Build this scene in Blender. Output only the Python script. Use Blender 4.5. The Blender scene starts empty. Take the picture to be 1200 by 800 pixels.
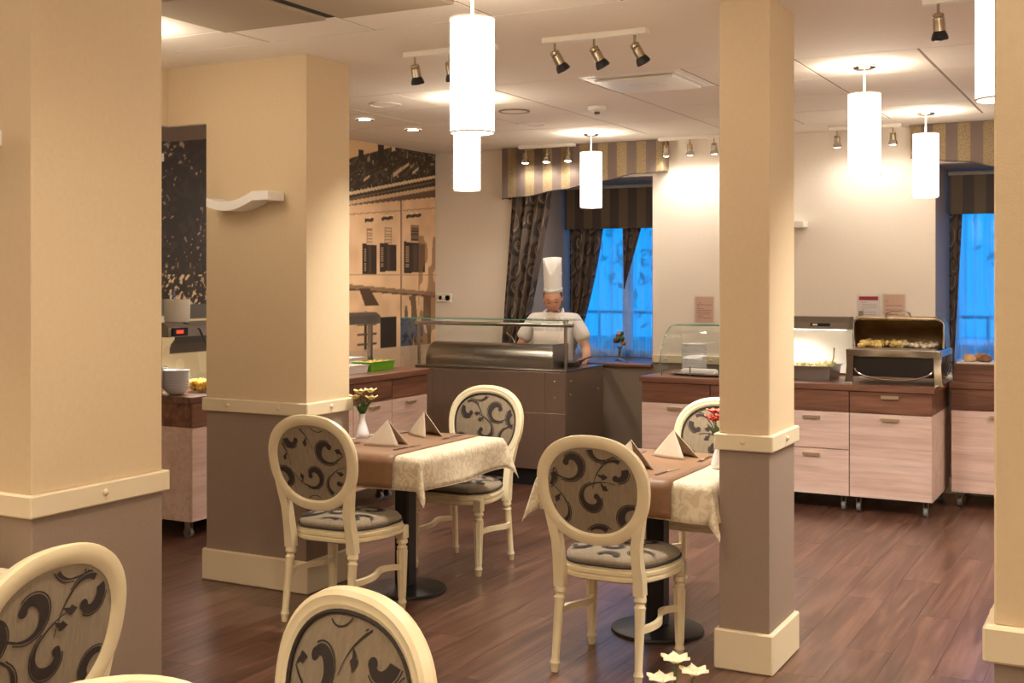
import bpy, bmesh, math, random
import numpy as np
from mathutils import Vector, Matrix
random.seed(7)
PI = math.pi
SC = bpy.context.scene
C = SC.collection

# ------------------------------------------------------------------ camera, world, exposure
cam_d = bpy.data.cameras.new('camera')
cam = bpy.data.objects.new('camera', cam_d)
C.objects.link(cam)
cam.location = (0, 0, 1.58)
cam.rotation_euler = (PI / 2, 0, math.radians(27.97))
cam_d.sensor_width = 36.0
cam_d.lens = 1404.0 / 1200.0 * 36.0
cam_d.shift_y = -(400 - 325.4) / 1200.0
cam_d.clip_start = 0.05
SC.camera = cam
w = bpy.data.worlds.new('dusk_sky')
SC.world = w
w.use_nodes = True
bg = w.node_tree.nodes['Background']
bg.inputs[0].default_value = (0.004, 0.255, 0.72, 1)
bg.inputs[1].default_value = 1.6
SC.view_settings.view_transform = 'Standard'
SC.view_settings.look = 'None'
SC.view_settings.gamma = 1
SC.view_settings.use_curve_mapping = False
SC.view_settings.exposure = 0.72
PW = 2.3            # overall power of the lamps
WARM = (1.0, 0.82, 0.62)
SOFT = (1.0, 0.87, 0.70)
COOL = (1.0, 0.93, 0.84)

# ------------------------------------------------------------------ materials
def lin(c):
    return tuple((v / 255 / 12.92 if v / 255 <= 0.04045 else ((v / 255 + 0.055) / 1.055) ** 2.4) for v in c)

MATS = {}
class NT:
    def __init__(s, m):
        s.t = m.node_tree; s.n = s.t.nodes; s.l = s.t.links
    def add(s, typ, **kw):
        nd = s.n.new(typ)
        for k, v in kw.items():
            setattr(nd, k, v)
        return nd
    def link(s, a, b):
        s.l.new(a, b)
    def math(s, op, a, b=None, clamp=False):
        nd = s.n.new('ShaderNodeMath'); nd.operation = op; nd.use_clamp = clamp
        for i, v in enumerate((a, b)):
            if v is None: continue
            if isinstance(v, (int, float)): nd.inputs[i].default_value = v
            else: s.l.new(v, nd.inputs[i])
        return nd.outputs[0]
    def ramp(s, fac, stops):
        nd = s.n.new('ShaderNodeValToRGB')
        el = nd.color_ramp.elements
        while len(el) < len(stops): el.new(0.5)
        for e, (p, c) in zip(el, stops):
            e.position = p; e.color = (*c, 1)
        s.l.new(fac, nd.inputs[0])
        return nd.outputs[0]
    def mix(s, fac, a, b, blend='MIX'):
        nd = s.n.new('ShaderNodeMix'); nd.data_type = 'RGBA'; nd.blend_type = blend
        for i, v in ((0, fac), (6, a), (7, b)):
            if isinstance(v, (int, float)): nd.inputs[i].default_value = v
            elif isinstance(v, tuple): nd.inputs[i].default_value = (*v, 1)
            else: s.l.new(v, nd.inputs[i])
        return nd.outputs[2]

def mat(name, col, rough=0.6, metal=0.0, noise=0.0, nscale=20, bump=0.0, bscale=200, coat=0.0, spec=0.5, sub=None, sheen=0.0, emit=None, estr=1.0, stretch=None):
    if name in MATS: return MATS[name]
    m = bpy.data.materials.new(name); m.use_nodes = True
    t = NT(m); b = t.n['Principled BSDF']
    c = lin(col)
    b.inputs['Base Color'].default_value = (*c, 1)
    b.inputs['Roughness'].default_value = rough
    b.inputs['Metallic'].default_value = metal
    b.inputs['Specular IOR Level'].default_value = spec
    if coat: b.inputs['Coat Weight'].default_value = coat; b.inputs['Coat Roughness'].default_value = 0.12
    if sheen: b.inputs['Sheen Weight'].default_value = sheen
    if emit:
        b.inputs['Emission Color'].default_value = (*emit, 1); b.inputs['Emission Strength'].default_value = estr
    tc = t.add('ShaderNodeTexCoord')
    vec = tc.outputs['Object']
    if stretch:
        mp = t.add('ShaderNodeMapping'); mp.inputs['Scale'].default_value = stretch
        t.link(vec, mp.inputs[0]); vec = mp.outputs[0]
    if noise:
        n = t.add('ShaderNodeTexNoise'); n.inputs['Scale'].default_value = nscale; n.inputs['Detail'].default_value = 4
        t.link(vec, n.inputs['Vector'])
        o = t.ramp(n.outputs[0], [(0.25, tuple(v * (1 - noise) for v in c)), (0.75, tuple(min(1, v * (1 + noise)) for v in c))])
        t.link(o, b.inputs['Base Color'])
    if bump:
        n = t.add('ShaderNodeTexNoise'); n.inputs['Scale'].default_value = bscale; n.inputs['Detail'].default_value = 3
        t.link(vec, n.inputs['Vector'])
        bp = t.add('ShaderNodeBump'); bp.inputs['Strength'].default_value = bump; bp.inputs['Distance'].default_value = 0.004
        t.link(n.outputs[0], bp.inputs['Height']); t.link(bp.outputs[0], b.inputs['Normal'])
    MATS[name] = m
    return m

def wood(name, c0, c1, c2, axis, scale=6.0, rough=0.4, vary=0.25, coat=0.0, squash=14.0, bump=0.08):
    if name in MATS: return MATS[name]
    m = bpy.data.materials.new(name); m.use_nodes = True
    t = NT(m); b = t.n['Principled BSDF']
    tc = t.add('ShaderNodeTexCoord'); oi = t.add('ShaderNodeObjectInfo')
    off = t.add('ShaderNodeCombineXYZ')
    r10 = t.math('MULTIPLY', oi.outputs['Random'], 37.0)
    for i in range(3): t.link(r10, off.inputs[i])
    va = t.add('ShaderNodeVectorMath', operation='ADD')
    t.link(tc.outputs['Object'], va.inputs[0]); t.link(off.outputs[0], va.inputs[1])
    mp = t.add('ShaderNodeMapping')
    sc = [squash, squash, squash]; sc[axis] = 1.0
    mp.inputs['Scale'].default_value = sc
    t.link(va.outputs[0], mp.inputs[0])
    n = t.add('ShaderNodeTexNoise'); n.inputs['Scale'].default_value = scale / 6.0; n.inputs['Detail'].default_value = 7; n.inputs['Distortion'].default_value = 1.2
    t.link(mp.outputs[0], n.inputs['Vector'])
    col = t.ramp(n.outputs[0], [(0.28, lin(c0)), (0.5, lin(c1)), (0.72, lin(c2))])
    n2 = t.add('ShaderNodeTexNoise'); n2.inputs['Scale'].default_value = scale; n2.inputs['Detail'].default_value = 5
    t.link(mp.outputs[0], n2.inputs['Vector'])
    fine = t.ramp(n2.outputs[0], [(0.3, (0.78, 0.78, 0.78)), (0.7, (1.0, 1.0, 1.0))])
    col = t.mix(0.8, col, fine, 'MULTIPLY')
    hv = t.add('ShaderNodeHueSaturation')
    t.link(t.math('ADD', t.math('MULTIPLY', oi.outputs['Random'], vary), 1.0 - vary / 2), hv.inputs['Value'])
    t.link(col, hv.inputs['Color']); t.link(hv.outputs[0], b.inputs['Base Color'])
    b.inputs['Roughness'].default_value = rough
    if coat: b.inputs['Coat Weight'].default_value = coat; b.inputs['Coat Roughness'].default_value = 0.15
    bp = t.add('ShaderNodeBump'); bp.inputs['Strength'].default_value = bump; bp.inputs['Distance'].default_value = 0.002
    t.link(n2.outputs[0], bp.inputs['Height']); t.link(bp.outputs[0], b.inputs['Normal'])
    MATS[name] = m
    return m

def glass(name, tint=(0.972, 0.99, 0.982), refl=0.10, rough=0.02):
    if name in MATS: return MATS[name]
    m = bpy.data.materials.new(name); m.use_nodes = True
    t = NT(m); t.n.remove(t.n['Principled BSDF'])
    tr = t.add('ShaderNodeBsdfTransparent'); tr.inputs[0].default_value = (*tint, 1)
    gl = t.add('ShaderNodeBsdfGlossy'); gl.inputs['Roughness'].default_value = rough
    fr = t.add('ShaderNodeLayerWeight'); fr.inputs[0].default_value = 0.5
    mx = t.add('ShaderNodeMixShader')
    t.link(t.math('ADD', t.math('MULTIPLY', t.math('POWER', fr.outputs['Facing'], 4.0), 0.45), refl * 0.5, True), mx.inputs[0])
    t.link(tr.outputs[0], mx.inputs[1]); t.link(gl.outputs[0], mx.inputs[2])
    t.link(mx.outputs[0], t.n['Material Output'].inputs[0])
    MATS[name] = m
    return m

def sheer(name, alpha=0.55, col=(235, 240, 245)):
    m = bpy.data.materials.new(name); m.use_nodes = True
    t = NT(m); t.n.remove(t.n['Principled BSDF'])
    tr = t.add('ShaderNodeBsdfTransparent'); tr.inputs[0].default_value = (1, 1, 1, 1)
    tl = t.add('ShaderNodeBsdfTranslucent'); tl.inputs[0].default_value = (*lin(col), 1)
    df = t.add('ShaderNodeBsdfDiffuse'); df.inputs[0].default_value = (*lin((170, 190, 215)), 1)
    m1 = t.add('ShaderNodeMixShader'); m1.inputs[0].default_value = 0.15
    t.link(tl.outputs[0], m1.inputs[1]); t.link(df.outputs[0], m1.inputs[2])
    m2 = t.add('ShaderNodeMixShader')
    lw = t.add('ShaderNodeLayerWeight'); lw.inputs[0].default_value = 0.45
    t.link(t.math('ADD', t.math('MULTIPLY', lw.outputs['Facing'], 0.5), alpha, True), m2.inputs[0])
    t.link(tr.outputs[0], m2.inputs[1]); t.link(m1.outputs[0], m2.inputs[2])
    t.link(m2.outputs[0], t.n['Material Output'].inputs[0])
    return m

def emis(name, col, strength):
    if name in MATS: return MATS[name]
    m = bpy.data.materials.new(name); m.use_nodes = True
    t = NT(m); t.n.remove(t.n['Principled BSDF'])
    e = t.add('ShaderNodeEmission'); e.inputs[0].default_value = (*col, 1); e.inputs[1].default_value = strength
    t.link(e.outputs[0], t.n['Material Output'].inputs[0])
    MATS[name] = m
    return m

def spiral_fabric(name, base, dark, light, cells=5.0, rough=0.55):
    """woven cloth with scrolling tendrils, in UV metres"""
    m = bpy.data.materials.new(name); m.use_nodes = True
    t = NT(m); b = t.n['Principled BSDF']
    tc = t.add('ShaderNodeTexCoord')
    mp = t.add('ShaderNodeMapping'); mp.inputs['Scale'].default_value = (cells, cells, cells)
    t.link(tc.outputs['UV'], mp.inputs[0])
    v = t.add('ShaderNodeTexVoronoi', voronoi_dimensions='2D'); v.inputs['Scale'].default_value = 1.0; v.inputs['Randomness'].default_value = 0.45
    t.link(mp.outputs[0], v.inputs['Vector'])
    d = t.add('ShaderNodeVectorMath', operation='SUBTRACT')
    t.link(mp.outputs[0], d.inputs[0]); t.link(v.outputs['Position'], d.inputs[1])
    sx = t.add('ShaderNodeSeparateXYZ'); t.link(d.outputs[0], sx.inputs[0])
    ang = t.math('DIVIDE', t.math('ARCTAN2', sx.outputs[1], sx.outputs[0]), 2 * PI)
    ln = t.add('ShaderNodeVectorMath', operation='LENGTH'); t.link(d.outputs[0], ln.inputs[0])
    r = ln.outputs['Value']
    ph = t.math('FRACT', t.math('SUBTRACT', ang, t.math('MULTIPLY', t.math('LOGARITHM', r, 2.718), 0.62)))
    band = t.math('LESS_THAN', ph, 0.36)
    inner = t.math('LESS_THAN', t.math('ABSOLUTE', t.math('SUBTRACT', ph, 0.50)), 0.05)
    mask = t.math('LESS_THAN', r, 0.56)
    band = t.math('MULTIPLY', band, mask); inner = t.math('MULTIPLY', inner, mask)
    c = t.mix(band, lin(base), lin(dark)); c = t.mix(inner, c, lin(light))
    t.link(c, b.inputs['Base Color'])
    b.inputs['Roughness'].default_value = rough; b.inputs['Sheen Weight'].default_value = 0.2
    return m

def striped(name, a, b_, width, axis=0):
    m = bpy.data.materials.new(name); m.use_nodes = True
    t = NT(m); b = t.n['Principled BSDF']
    tc = t.add('ShaderNodeTexCoord'); s = t.add('ShaderNodeSeparateXYZ'); t.link(tc.outputs['Object'], s.inputs[0])
    f = t.math('LESS_THAN', t.math('FRACT', t.math('DIVIDE', s.outputs[axis], width * 2)), 0.5)
    n = t.add('ShaderNodeTexNoise'); n.inputs['Scale'].default_value = 160; t.link(tc.outputs['Object'], n.inputs['Vector'])
    g = t.ramp(n.outputs[0], [(0.3, tuple(v * 0.6 for v in lin(a))), (0.7, tuple(v * 1.3 for v in lin(a)))])
    t.link(t.mix(f, lin(b_), g), b.inputs['Base Color'])
    b.inputs['Roughness'].default_value = 0.6; b.inputs['Sheen Weight'].default_value = 0.2
    return m

def damask(name, a, b_, cells=9.0):
    m = bpy.data.materials.new(name); m.use_nodes = True
    t = NT(m); b = t.n['Principled BSDF']
    tc = t.add('ShaderNodeTexCoord')
    n = t.add('ShaderNodeTexNoise'); n.inputs['Scale'].default_value = cells * 2.2; n.inputs['Detail'].default_value = 1.0; n.inputs['Distortion'].default_value = 2.4
    t.link(tc.outputs['Object'], n.inputs['Vector'])
    c = t.ramp(n.outputs[0], [(0.46, lin(a)), (0.54, lin(b_))])
    t.link(c, b.inputs['Base Color'])
    b.inputs['Roughness'].default_value = 0.62; b.inputs['Sheen Weight'].default_value = 0.15
    return m

M_wall = mat('cream_wallpaper', (238, 227, 212), 0.75, noise=0.025, nscale=60, bump=0.12, bscale=260)
M_pillar = mat('pillar_wallpaper', (214, 193, 157), 0.75, noise=0.025, nscale=60, bump=0.12, bscale=260)
M_dado = mat('taupe_wallpaper', (146, 128, 112), 0.75, noise=0.05, nscale=120, bump=0.12, bscale=300)
M_rail = mat('cream_painted_wood', (226, 212, 180), 0.42)
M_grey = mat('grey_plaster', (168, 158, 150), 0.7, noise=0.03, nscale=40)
M_ceil = mat('white_plasterboard', (236, 226, 214), 0.8, noise=0.015, nscale=30)
M_tile = mat('mineral_ceiling_tile', (236, 226, 213), 0.85, noise=0.03, nscale=90, bump=0.08, bscale=400)
M_tiledark = mat('beige_ceiling_panel', (170, 152, 128), 0.85, noise=0.06, nscale=200)
M_grid = mat('ceiling_grid_metal', (138, 122, 106), 0.7)
M_dark = mat('black_parts_and_gap_shade', (22, 20, 19), 0.7)  # black parts, and the shade painted into the ceiling gap
M_floor = wood('laminate_walnut', (72, 47, 37), (98, 67, 53), (124, 89, 72), 1, scale=7.0, rough=0.30, vary=0.15, coat=0.15, squash=16, bump=0.10)
M_wdark = wood('walnut_veneer', (94, 58, 43), (126, 84, 64), (150, 106, 84), 0, scale=6, rough=0.35, vary=0.15, squash=16)
M_wdarky = wood('walnut_veneer_side', (94, 58, 43), (126, 84, 64), (150, 106, 84), 1, scale=6, rough=0.35, vary=0.15, squash=16)
M_wlight = wood('pale_acacia_veneer', (214, 180, 164), (229, 199, 184), (238, 212, 198), 0, scale=5, rough=0.45, vary=0.06, squash=14, bump=0.03)
M_wlighty = wood('pale_acacia_veneer_side', (214, 180, 164), (229, 199, 184), (238, 212, 198), 1, scale=5, rough=0.45, vary=0.06, squash=14, bump=0.03)
M_chair = mat('ivory_lacquer', (232, 218, 180), 0.36, noise=0.04, nscale=14, coat=0.15)
M_fab = mat('greige_chenille', (138, 122, 97), 0.85, noise=0.16, nscale=90, bump=0.25, bscale=500, sheen=0.3, stretch=(1, 1, 0.12))
M_scr = mat('dark_brown_weave', (52, 42, 38), 0.8, noise=0.1, nscale=200)
M_scr2 = mat('mid_brown_weave', (98, 84, 72), 0.8, noise=0.1, nscale=200)
M_gimp = mat('dark_gimp_braid', (58, 48, 42), 0.7, bump=0.6, bscale=320)
M_iron = mat('black_powder_iron', (26, 26, 29), 0.38, spec=0.5)
M_steel = mat('brushed_steel', (150, 142, 134), 0.28, metal=1.0, noise=0.05, nscale=6, stretch=(1, 1, 40))
M_steeld = mat('dark_brushed_steel', (158, 143, 132), 0.42, metal=0.9, noise=0.10, nscale=5, stretch=(30, 30, 1))
M_chrome = mat('polished_chrome', (205, 200, 192), 0.08, metal=1.0)
M_bronze = mat('inner_lid_steel', (182, 158, 120), 0.36, metal=1.0, noise=0.25, nscale=9)
M_nickel = mat('satin_nickel', (178, 164, 140), 0.3, metal=1.0)
M_handle = mat('champagne_handle', (214, 196, 168), 0.3, metal=0.8)
M_white = mat('white_enamel', (240, 237, 230), 0.4)
M_porc = mat('white_porcelain', (232, 230, 232), 0.15, coat=0.4)
M_plast = mat('white_plastic', (236, 230, 216), 0.4)
M_cloth = damask('ivory_damask', (226, 212, 184), (206, 190, 158))
M_runner = mat('brown_satin', (130, 94, 62), 0.5, noise=0.08, nscale=40, sheen=0.08)
M_napkin = mat('beige_linen', (176, 157, 134), 0.75, bump=0.15, bscale=500)
M_leaf = mat('green_leaf', (62, 92, 40), 0.5, noise=0.2, nscale=30)
M_petal = mat('cream_yellow_petal', (240, 226, 160), 0.55, noise=0.08, nscale=60)
M_petalp = mat('salmon_petal', (226, 110, 88), 0.55, noise=0.2, nscale=60)
M_petalw = mat('ivory_petal', (236, 220, 190), 0.55, noise=0.08, nscale=60)
M_skin = mat('skin', (206, 150, 122), 0.5, noise=0.04, nscale=30)
M_lip = mat('lip', (165, 88, 78), 0.45)
M_brow = mat('brow_hair', (70, 50, 38), 0.7)
M_jacket = mat('white_cotton', (232, 228, 222), 0.8, bump=0.2, bscale=60)
M_shirt = mat('cream_cotton', (224, 212, 198), 0.85)
M_trouser = mat('black_cotton', (34, 34, 38), 0.85)
M_hat = mat('white_paper_hat', (238, 234, 228), 0.7)
M_glass = glass('clear_glass')
M_glassw = glass('window_glass', (0.97, 0.99, 1.0), 0.04)
M_acryl = glass('clear_acrylic', (0.97, 0.98, 1.0), 0.09, 0.03)
M_gedge = mat('green_glass_edge', (88, 150, 128), 0.15, spec=0.8)
M_sheer = sheer('sheer_voile')
M_curt = spiral_fabric('scroll_curtain_satin', (98, 82, 70), (54, 44, 40), (150, 132, 112), 5.2)
M_val = striped('striped_valance_cloth', (142, 120, 84), (104, 86, 76), 0.085)
M_blind = striped('striped_blind_cloth', (104, 88, 66), (70, 58, 52), 0.085)
M_shade = emis('lit_lamp_shade', (1.0, 0.86, 0.70), 7.0)
M_bulb = emis('lit_bulb', (1.0, 0.92, 0.80), 30.0)
M_red = emis('red_display_digits', (1.0, 0.10, 0.05), .6)

# ------------------------------------------------------------------ mesh helpers
class MB:
    def __init__(s):
        s.v = []; s.f = []; s.m = []; s.uv = None; s.cur = 0
    def raw(s, vs, fs):
        o = len(s.v); s.v += [tuple(p) for p in vs]
        s.f += [tuple(i + o for i in f) for f in fs]; s.m += [s.cur] * len(fs)
        return s
    def box(s, x0, x1, y0, y1, z0, z1, bev=0.0):
        if bev <= 0:
            vs = [(x, y, z) for z in (z0, z1) for y in (y0, y1) for x in (x0, x1)]
            return s.raw(vs, [(0, 2, 3, 1), (4, 5, 7, 6), (0, 1, 5, 4), (2, 6, 7, 3), (0, 4, 6, 2), (1, 3, 7, 5)])
        bm = bmesh.new(); bmesh.ops.create_cube(bm, size=1.0)
        for v in bm.verts:
            v.co = Vector(((x0 + x1) / 2 + v.co.x * (x1 - x0), (y0 + y1) / 2 + v.co.y * (y1 - y0), (z0 + z1) / 2 + v.co.z * (z1 - z0)))
        bmesh.ops.bevel(bm, geom=bm.edges[:], offset=bev, segments=1, affect='EDGES', profile=0.5)
        bm.verts.index_update()
        s.raw([v.co[:] for v in bm.verts], [[v.index for v in f.verts] for f in bm.faces])
        bm.free(); return s
    def loft(s, rings, closed=True, cap0=True, cap1=True):
        n = len(rings[0]); o = len(s.v)
        for r in rings: s.v += [tuple(p) for p in r]
        fs = []
        for i in range(len(rings) - 1):
            for j in range(n if closed else n - 1):
                k = (j + 1) % n
                fs.append((o + i * n + j, o + i * n + k, o + (i + 1) * n + k, o + (i + 1) * n + j))
        if cap0: fs.append(tuple(o + j for j in range(n - 1, -1, -1)))
        if cap1: fs.append(tuple(o + (len(rings) - 1) * n + j for j in range(n)))
        s.f += fs; s.m += [s.cur] * len(fs)
        return s
    def lathe(s, prof, c=(0, 0, 0), seg=16, axis=None, cap0=True, cap1=True):
        ax = Vector(axis or (0, 0, 1)).normalized()
        u = ax.orthogonal().normalized() if abs(ax.z) < 0.999 else Vector((1, 0, 0)); w_ = ax.cross(u)
        c = Vector(c); rings = []
        for r, z in prof:
            rings.append([c + ax * z + (u * math.cos(a) + w_ * math.sin(a)) * r for a in [2 * PI * k / seg for k in range(seg)]])
        return s.loft(rings, True, cap0, cap1)
    def cyl(s, p0, p1, r0, r1=None, seg=12):
        p0 = Vector(p0); d = Vector(p1) - p0
        return s.lathe([(r0, 0), (r0 if r1 is None else r1, d.length)], p0, seg, d)
    def tube(s, pts, r, seg=8, closed=False):
        pts = [Vector(p) for p in pts]; n = len(pts)
        rs = r if isinstance(r, (list, tuple)) else [r] * n
        rings = []; prev = None
        for i in range(n):
            a = pts[(i - 1) % n] if (closed or i > 0) else pts[i]
            b = pts[(i + 1) % n] if (closed or i < n - 1) else pts[i]
            t = (b - a).normalized()
            if prev is None: u = t.orthogonal().normalized()
            else:
                u = prev - t * prev.dot(t)
                u = u.normalized() if u.length > 1e-6 else t.orthogonal().normalized()
            prev = u; w_ = t.cross(u)
            rings.append([pts[i] + (u * math.cos(q) + w_ * math.sin(q)) * rs[i] for q in [2 * PI * k / seg for k in range(seg)]])
        if closed:
            rings.append(rings[0]); return s.loft(rings, True, False, False)
        return s.loft(rings)
    def prism(s, poly, fn, a, b):
        """poly 2-D points, fn(p, q, t) -> 3-D, extruded t = a..b"""
        return s.loft([[fn(p, q, a) for p, q in poly], [fn(p, q, b) for p, q in poly]])
    def xf(s, M):
        s.v = [tuple(M @ Vector(p)) for p in s.v]; return s
    def build(s, name, mats, parent=None, smooth=35, loc=None):
        me = bpy.data.meshes.new(name)
        me.from_pydata(s.v, [], s.f)
        for q in (mats if isinstance(mats, (list, tuple)) else [mats]): me.materials.append(q)
        if any(s.m): me.polygons.foreach_set('material_index', s.m)
        if s.uv:
            ul = me.uv_layers.new(name='UVMap')
            for lp in me.loops: ul.data[lp.index].uv = s.uv[lp.vertex_index]
        bm = bmesh.new(); bm.from_mesh(me); bmesh.ops.recalc_face_normals(bm, faces=bm.faces[:]); bm.to_mesh(me); bm.free()
        if smooth:
            me.polygons.foreach_set('use_smooth', [True] * len(me.polygons))
            me.set_sharp_from_angle(angle=math.radians(smooth))
        me.update()
        o = bpy.data.objects.new(name, me); C.objects.link(o)
        if parent: o.parent = parent
        if loc: o.location = loc
        return o

def tag(o, label=None, cat=None, group=None, kind=None):
    if label: o['label'] = label
    if cat: o['category'] = cat
    if group: o['group'] = group
    if kind: o['kind'] = kind
    return o
def thing(name, label, cat, loc=(0, 0, 0), rz=0.0, group=None, kind=None):
    o = bpy.data.objects.new(name, None); C.objects.link(o)
    o.empty_display_size = 0.1; o.location = loc; o.rotation_euler = (0, 0, rz)
    return tag(o, label, cat, group, kind)
def kids(o):
    return [c for c in bpy.data.objects if c.parent == o]
def copy_tree(o, parent=None):
    c = o.copy(); C.objects.link(c); c.parent = parent
    for k in kids(o): copy_tree(k, c)
    return c
def light(kind, loc, power, col, parent=None, radius=0.05, rot=None, angle=None, blend=0.6):
    ld = bpy.data.lights.new('lamp_light', kind); ld.energy = power * PW; ld.color = col
    ld.shadow_soft_size = radius
    if kind == 'SPOT': ld.spot_size = math.radians(angle); ld.spot_blend = blend
    o = bpy.data.objects.new('lamp_light', ld); C.objects.link(o); o.location = loc
    if rot: o.rotation_euler = rot
    if parent: o.parent = parent
    return o
def struct(name, mb, m, label, cat, smooth=35):
    return tag(mb.build(name, m, None, smooth), label, cat, None, 'structure')

H = 2.70
# ------------------------------------------------------------------ floor
fl = struct('floor', MB().box(-5.9, 3.1, -3.1, 9.4, -0.08, -0.006), M_dark, 'dark walnut laminate floor of long planks', 'floor')
pm = {}
def plank_mesh(L):
    k = round(L, 3)
    if k not in pm:
        b = MB(); g = 0.0006; e = 0.0008
        x1, y1 = 0.19 / 2 - g / 2, L / 2 - g / 2
        b.loft([[(-x1, -y1, -.006), (x1, -y1, -.006), (x1, y1, -.006), (-x1, y1, -.006)],
                [(-x1, -y1, -e), (x1, -y1, -e), (x1, y1, -e), (-x1, y1, -e)],
                [(-x1 + e, -y1 + e, 0), (x1 - e, -y1 + e, 0), (x1 - e, y1 - e, 0), (-x1 + e, y1 - e, 0)]])
        o = b.build('plank', M_floor, None, 0); pm[k] = o.data; bpy.data.objects.remove(o)
    return pm[k]
rows = int(6.46 / 0.19)
rest = MB()
for i in range(rows):
    x = -5.7 + 0.19 * (i + 0.5)
    y = 1.5
    first = [0.45, 0.9, 1.3, 0.65, 1.1][i % 5]
    L = first
    while y < 9.25 - 0.02:
        L = min(L, 9.25 - y)
        o = bpy.data.objects.new('plank', plank_mesh(L)); C.objects.link(o); o.parent = fl
        o.location = (x, y + L / 2, 0); y += L; L = 1.3
for i in range(47):
    x = -5.7 + 0.19 * (i + 0.5); y = -3.0; k = 0
    top = 1.5 if i < rows else 9.25
    while y < top - 0.01:
        L = min([0.5, 1.3, 1.3, 1.3, 1.3, 1.3, 1.3, 1.3, 1.3, 1.3, 1.3, 1.3][k] + (0.4 * (i % 3) if k == 0 else 0), top - y)
        rest.box(x - .0944, x + .0944, y + .0006, y + L - .0006, -.006, 0); y += L; k += 1
tag(rest.build('plank_field', M_floor, fl, 0), kind='stuff')

# ------------------------------------------------------------------ ceiling
ce = struct('ceiling', MB().box(-5.9, 3.1, -3.1, 9.4, H + 0.0035, H + 0.10), M_grid, 'suspended ceiling of pale square tiles with plain plasterboard bands', 'ceiling')
b = MB(); b.box(-5.7, 3.0, 4.5, 6.1, H, H + 0.014); b.box(-5.7, 3.0, 8.72, 9.25, H, H + 0.014)
b.box(-5.7, -5.28, 6.1, 8.72, H, H + .014); b.box(-5.7, -4.30, -3.0, 4.5, H, H + .014)
b.build('plasterboard_band', M_ceil, ce, 0)
tm = {}
def tile(x0, x1, y0, y1, m=M_tile, z=H, name='ceiling_tile'):
    g = 0.006; a, c_ = (x1 - x0) / 2 - g, (y1 - y0) / 2 - g
    k = (round(a, 3), round(c_, 3), m.name)
    if k not in tm:
        e = 0.003; bb = MB()
        bb.loft([[(-a, -c_, .014), (a, -c_, .014), (a, c_, .014), (-a, c_, .014)],
                 [(-a, -c_, e), (a, -c_, e), (a, c_, e), (-a, c_, e)],
                 [(-a + e, -c_ + e, 0), (a - e, -c_ + e, 0), (a - e, c_ - e, 0), (-a + e, c_ - e, 0)]])
        o = bb.build(name, m, None, 0); tm[k] = o.data; bpy.data.objects.remove(o)
    o = bpy.data.objects.new(name, tm[k]); C.objects.link(o); o.parent = ce
    o.location = ((x0 + x1) / 2, (y0 + y1) / 2, z)
XS = [-5.28 + 0.612 * k for k in range(14)]
YS = [6.10, 6.755, 7.41, 8.065, 8.72]
for i in range(len(XS) - 1):
    for j in range(4):
        if i == 4 and j == 0: continue        # the air vent's bay
        tile(XS[i], min(XS[i + 1], 3.0), YS[j], YS[j + 1])
XF = [-4.30 + 0.605 * k for k in range(13)]
YF = [4.50, 4.19] + [4.19 - 0.60 * k for k in range(1, 12)]
for i in range(12):
    for j in range(len(YF) - 1):
        if j == 1 and i in (1, 2): continue
        tile(XF[i], min(XF[i + 1], 3.0), max(YF[j + 1], -3.0), YF[j])
tile(XF[1], XF[2] - 0.035, YF[2], YF[1], M_tiledark, H - 0.012)
tile(XF[2] + 0.035, XF[3], YF[2], YF[1], M_tiledark, H - 0.012)
b = MB().box(XF[2] - .035, XF[2] + .035, YF[2], YF[1], H + .0005, H + .0034); b.build('ceiling_gap_shade', M_dark, ce, 0)  # flat black strip stands in for the shade inside the gap

# ------------------------------------------------------------------ walls
W1 = (-4.70, -3.60, 0.87, 2.42)       # window niches: x0, x1, z0, z1
W2 = (-1.385, -0.30, 0.87, 2.42)
YB = 9.25
def wall_part(x0, x1, z0, z1, m, nm, par, y0=YB, y1=YB + .14):
    MB().box(x0, x1, y0, y1, z0, z1).build(nm, m, par, 0)
wb = thing('wall_back', 'cream papered back wall with taupe dado and white chair rail', 'wall', kind='structure')
up = MB()
for a, c_, z0, z1 in ((-5.9, W1[0], .95, H), (W1[1], W2[0], .95, H), (W2[1], 3.1, .95, H), (W1[0], W1[1], W1[3], H), (W2[0], W2[1], W2[3], H)):
    up.box(a, c_, YB, YB + .14, z0, z1)
up.build('upper_wallpaper', M_wall, wb, 0)
lo = MB()
for a, c_ in ((-5.9, W1[0]), (W1[1], W2[0]), (W2[1], 3.1)): lo.box(a, c_, YB, YB + .14, 0, .95)
for q in (W1, W2): lo.box(q[0], q[1], YB, YB + .14, 0, .84)
lo.build('dado', M_dado, wb, 0)
rl = MB(); caps = MB()
for a, c_ in ((-5.7, W1[0]), (W1[1], W2[0]), (W2[1], 3.0)):
    rl.box(a, c_, YB - .02, YB, .885, .95, .004)
rl.build('chair_rail', M_rail, wb, 0)
for x in [W1[1] + .12 + .38 * k for k in range(6)]:
    MB().lathe([(.012, 0), (.011, .006), (.006, .010), (.001, .011)], (x, YB - .02, .917), 10, (0, -1, 0)).build('screw_cap', M_rail, wb)
MB().box(-5.7, 3.0, YB - .015, YB, 0, .12, .004).build('skirting', M_rail, wb, 0)
wl = struct('wall_left', MB().box(-5.9, -5.7, -3.1, YB + .1, 0, H), M_wall, 'left wall behind the printed mural and buffet cabinets', 'wall', 0)
struct('wall_right', MB().box(3.0, 3.2, -3.1, YB + .1, 0, H), M_wall, 'cream right wall of the dining room', 'wall', 0)
struct('wall_front', MB().box(-5.9, 3.1, -3.2, -3.0, 0, H), M_wall, 'cream wall behind the viewpoint', 'wall', 0)

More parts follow.
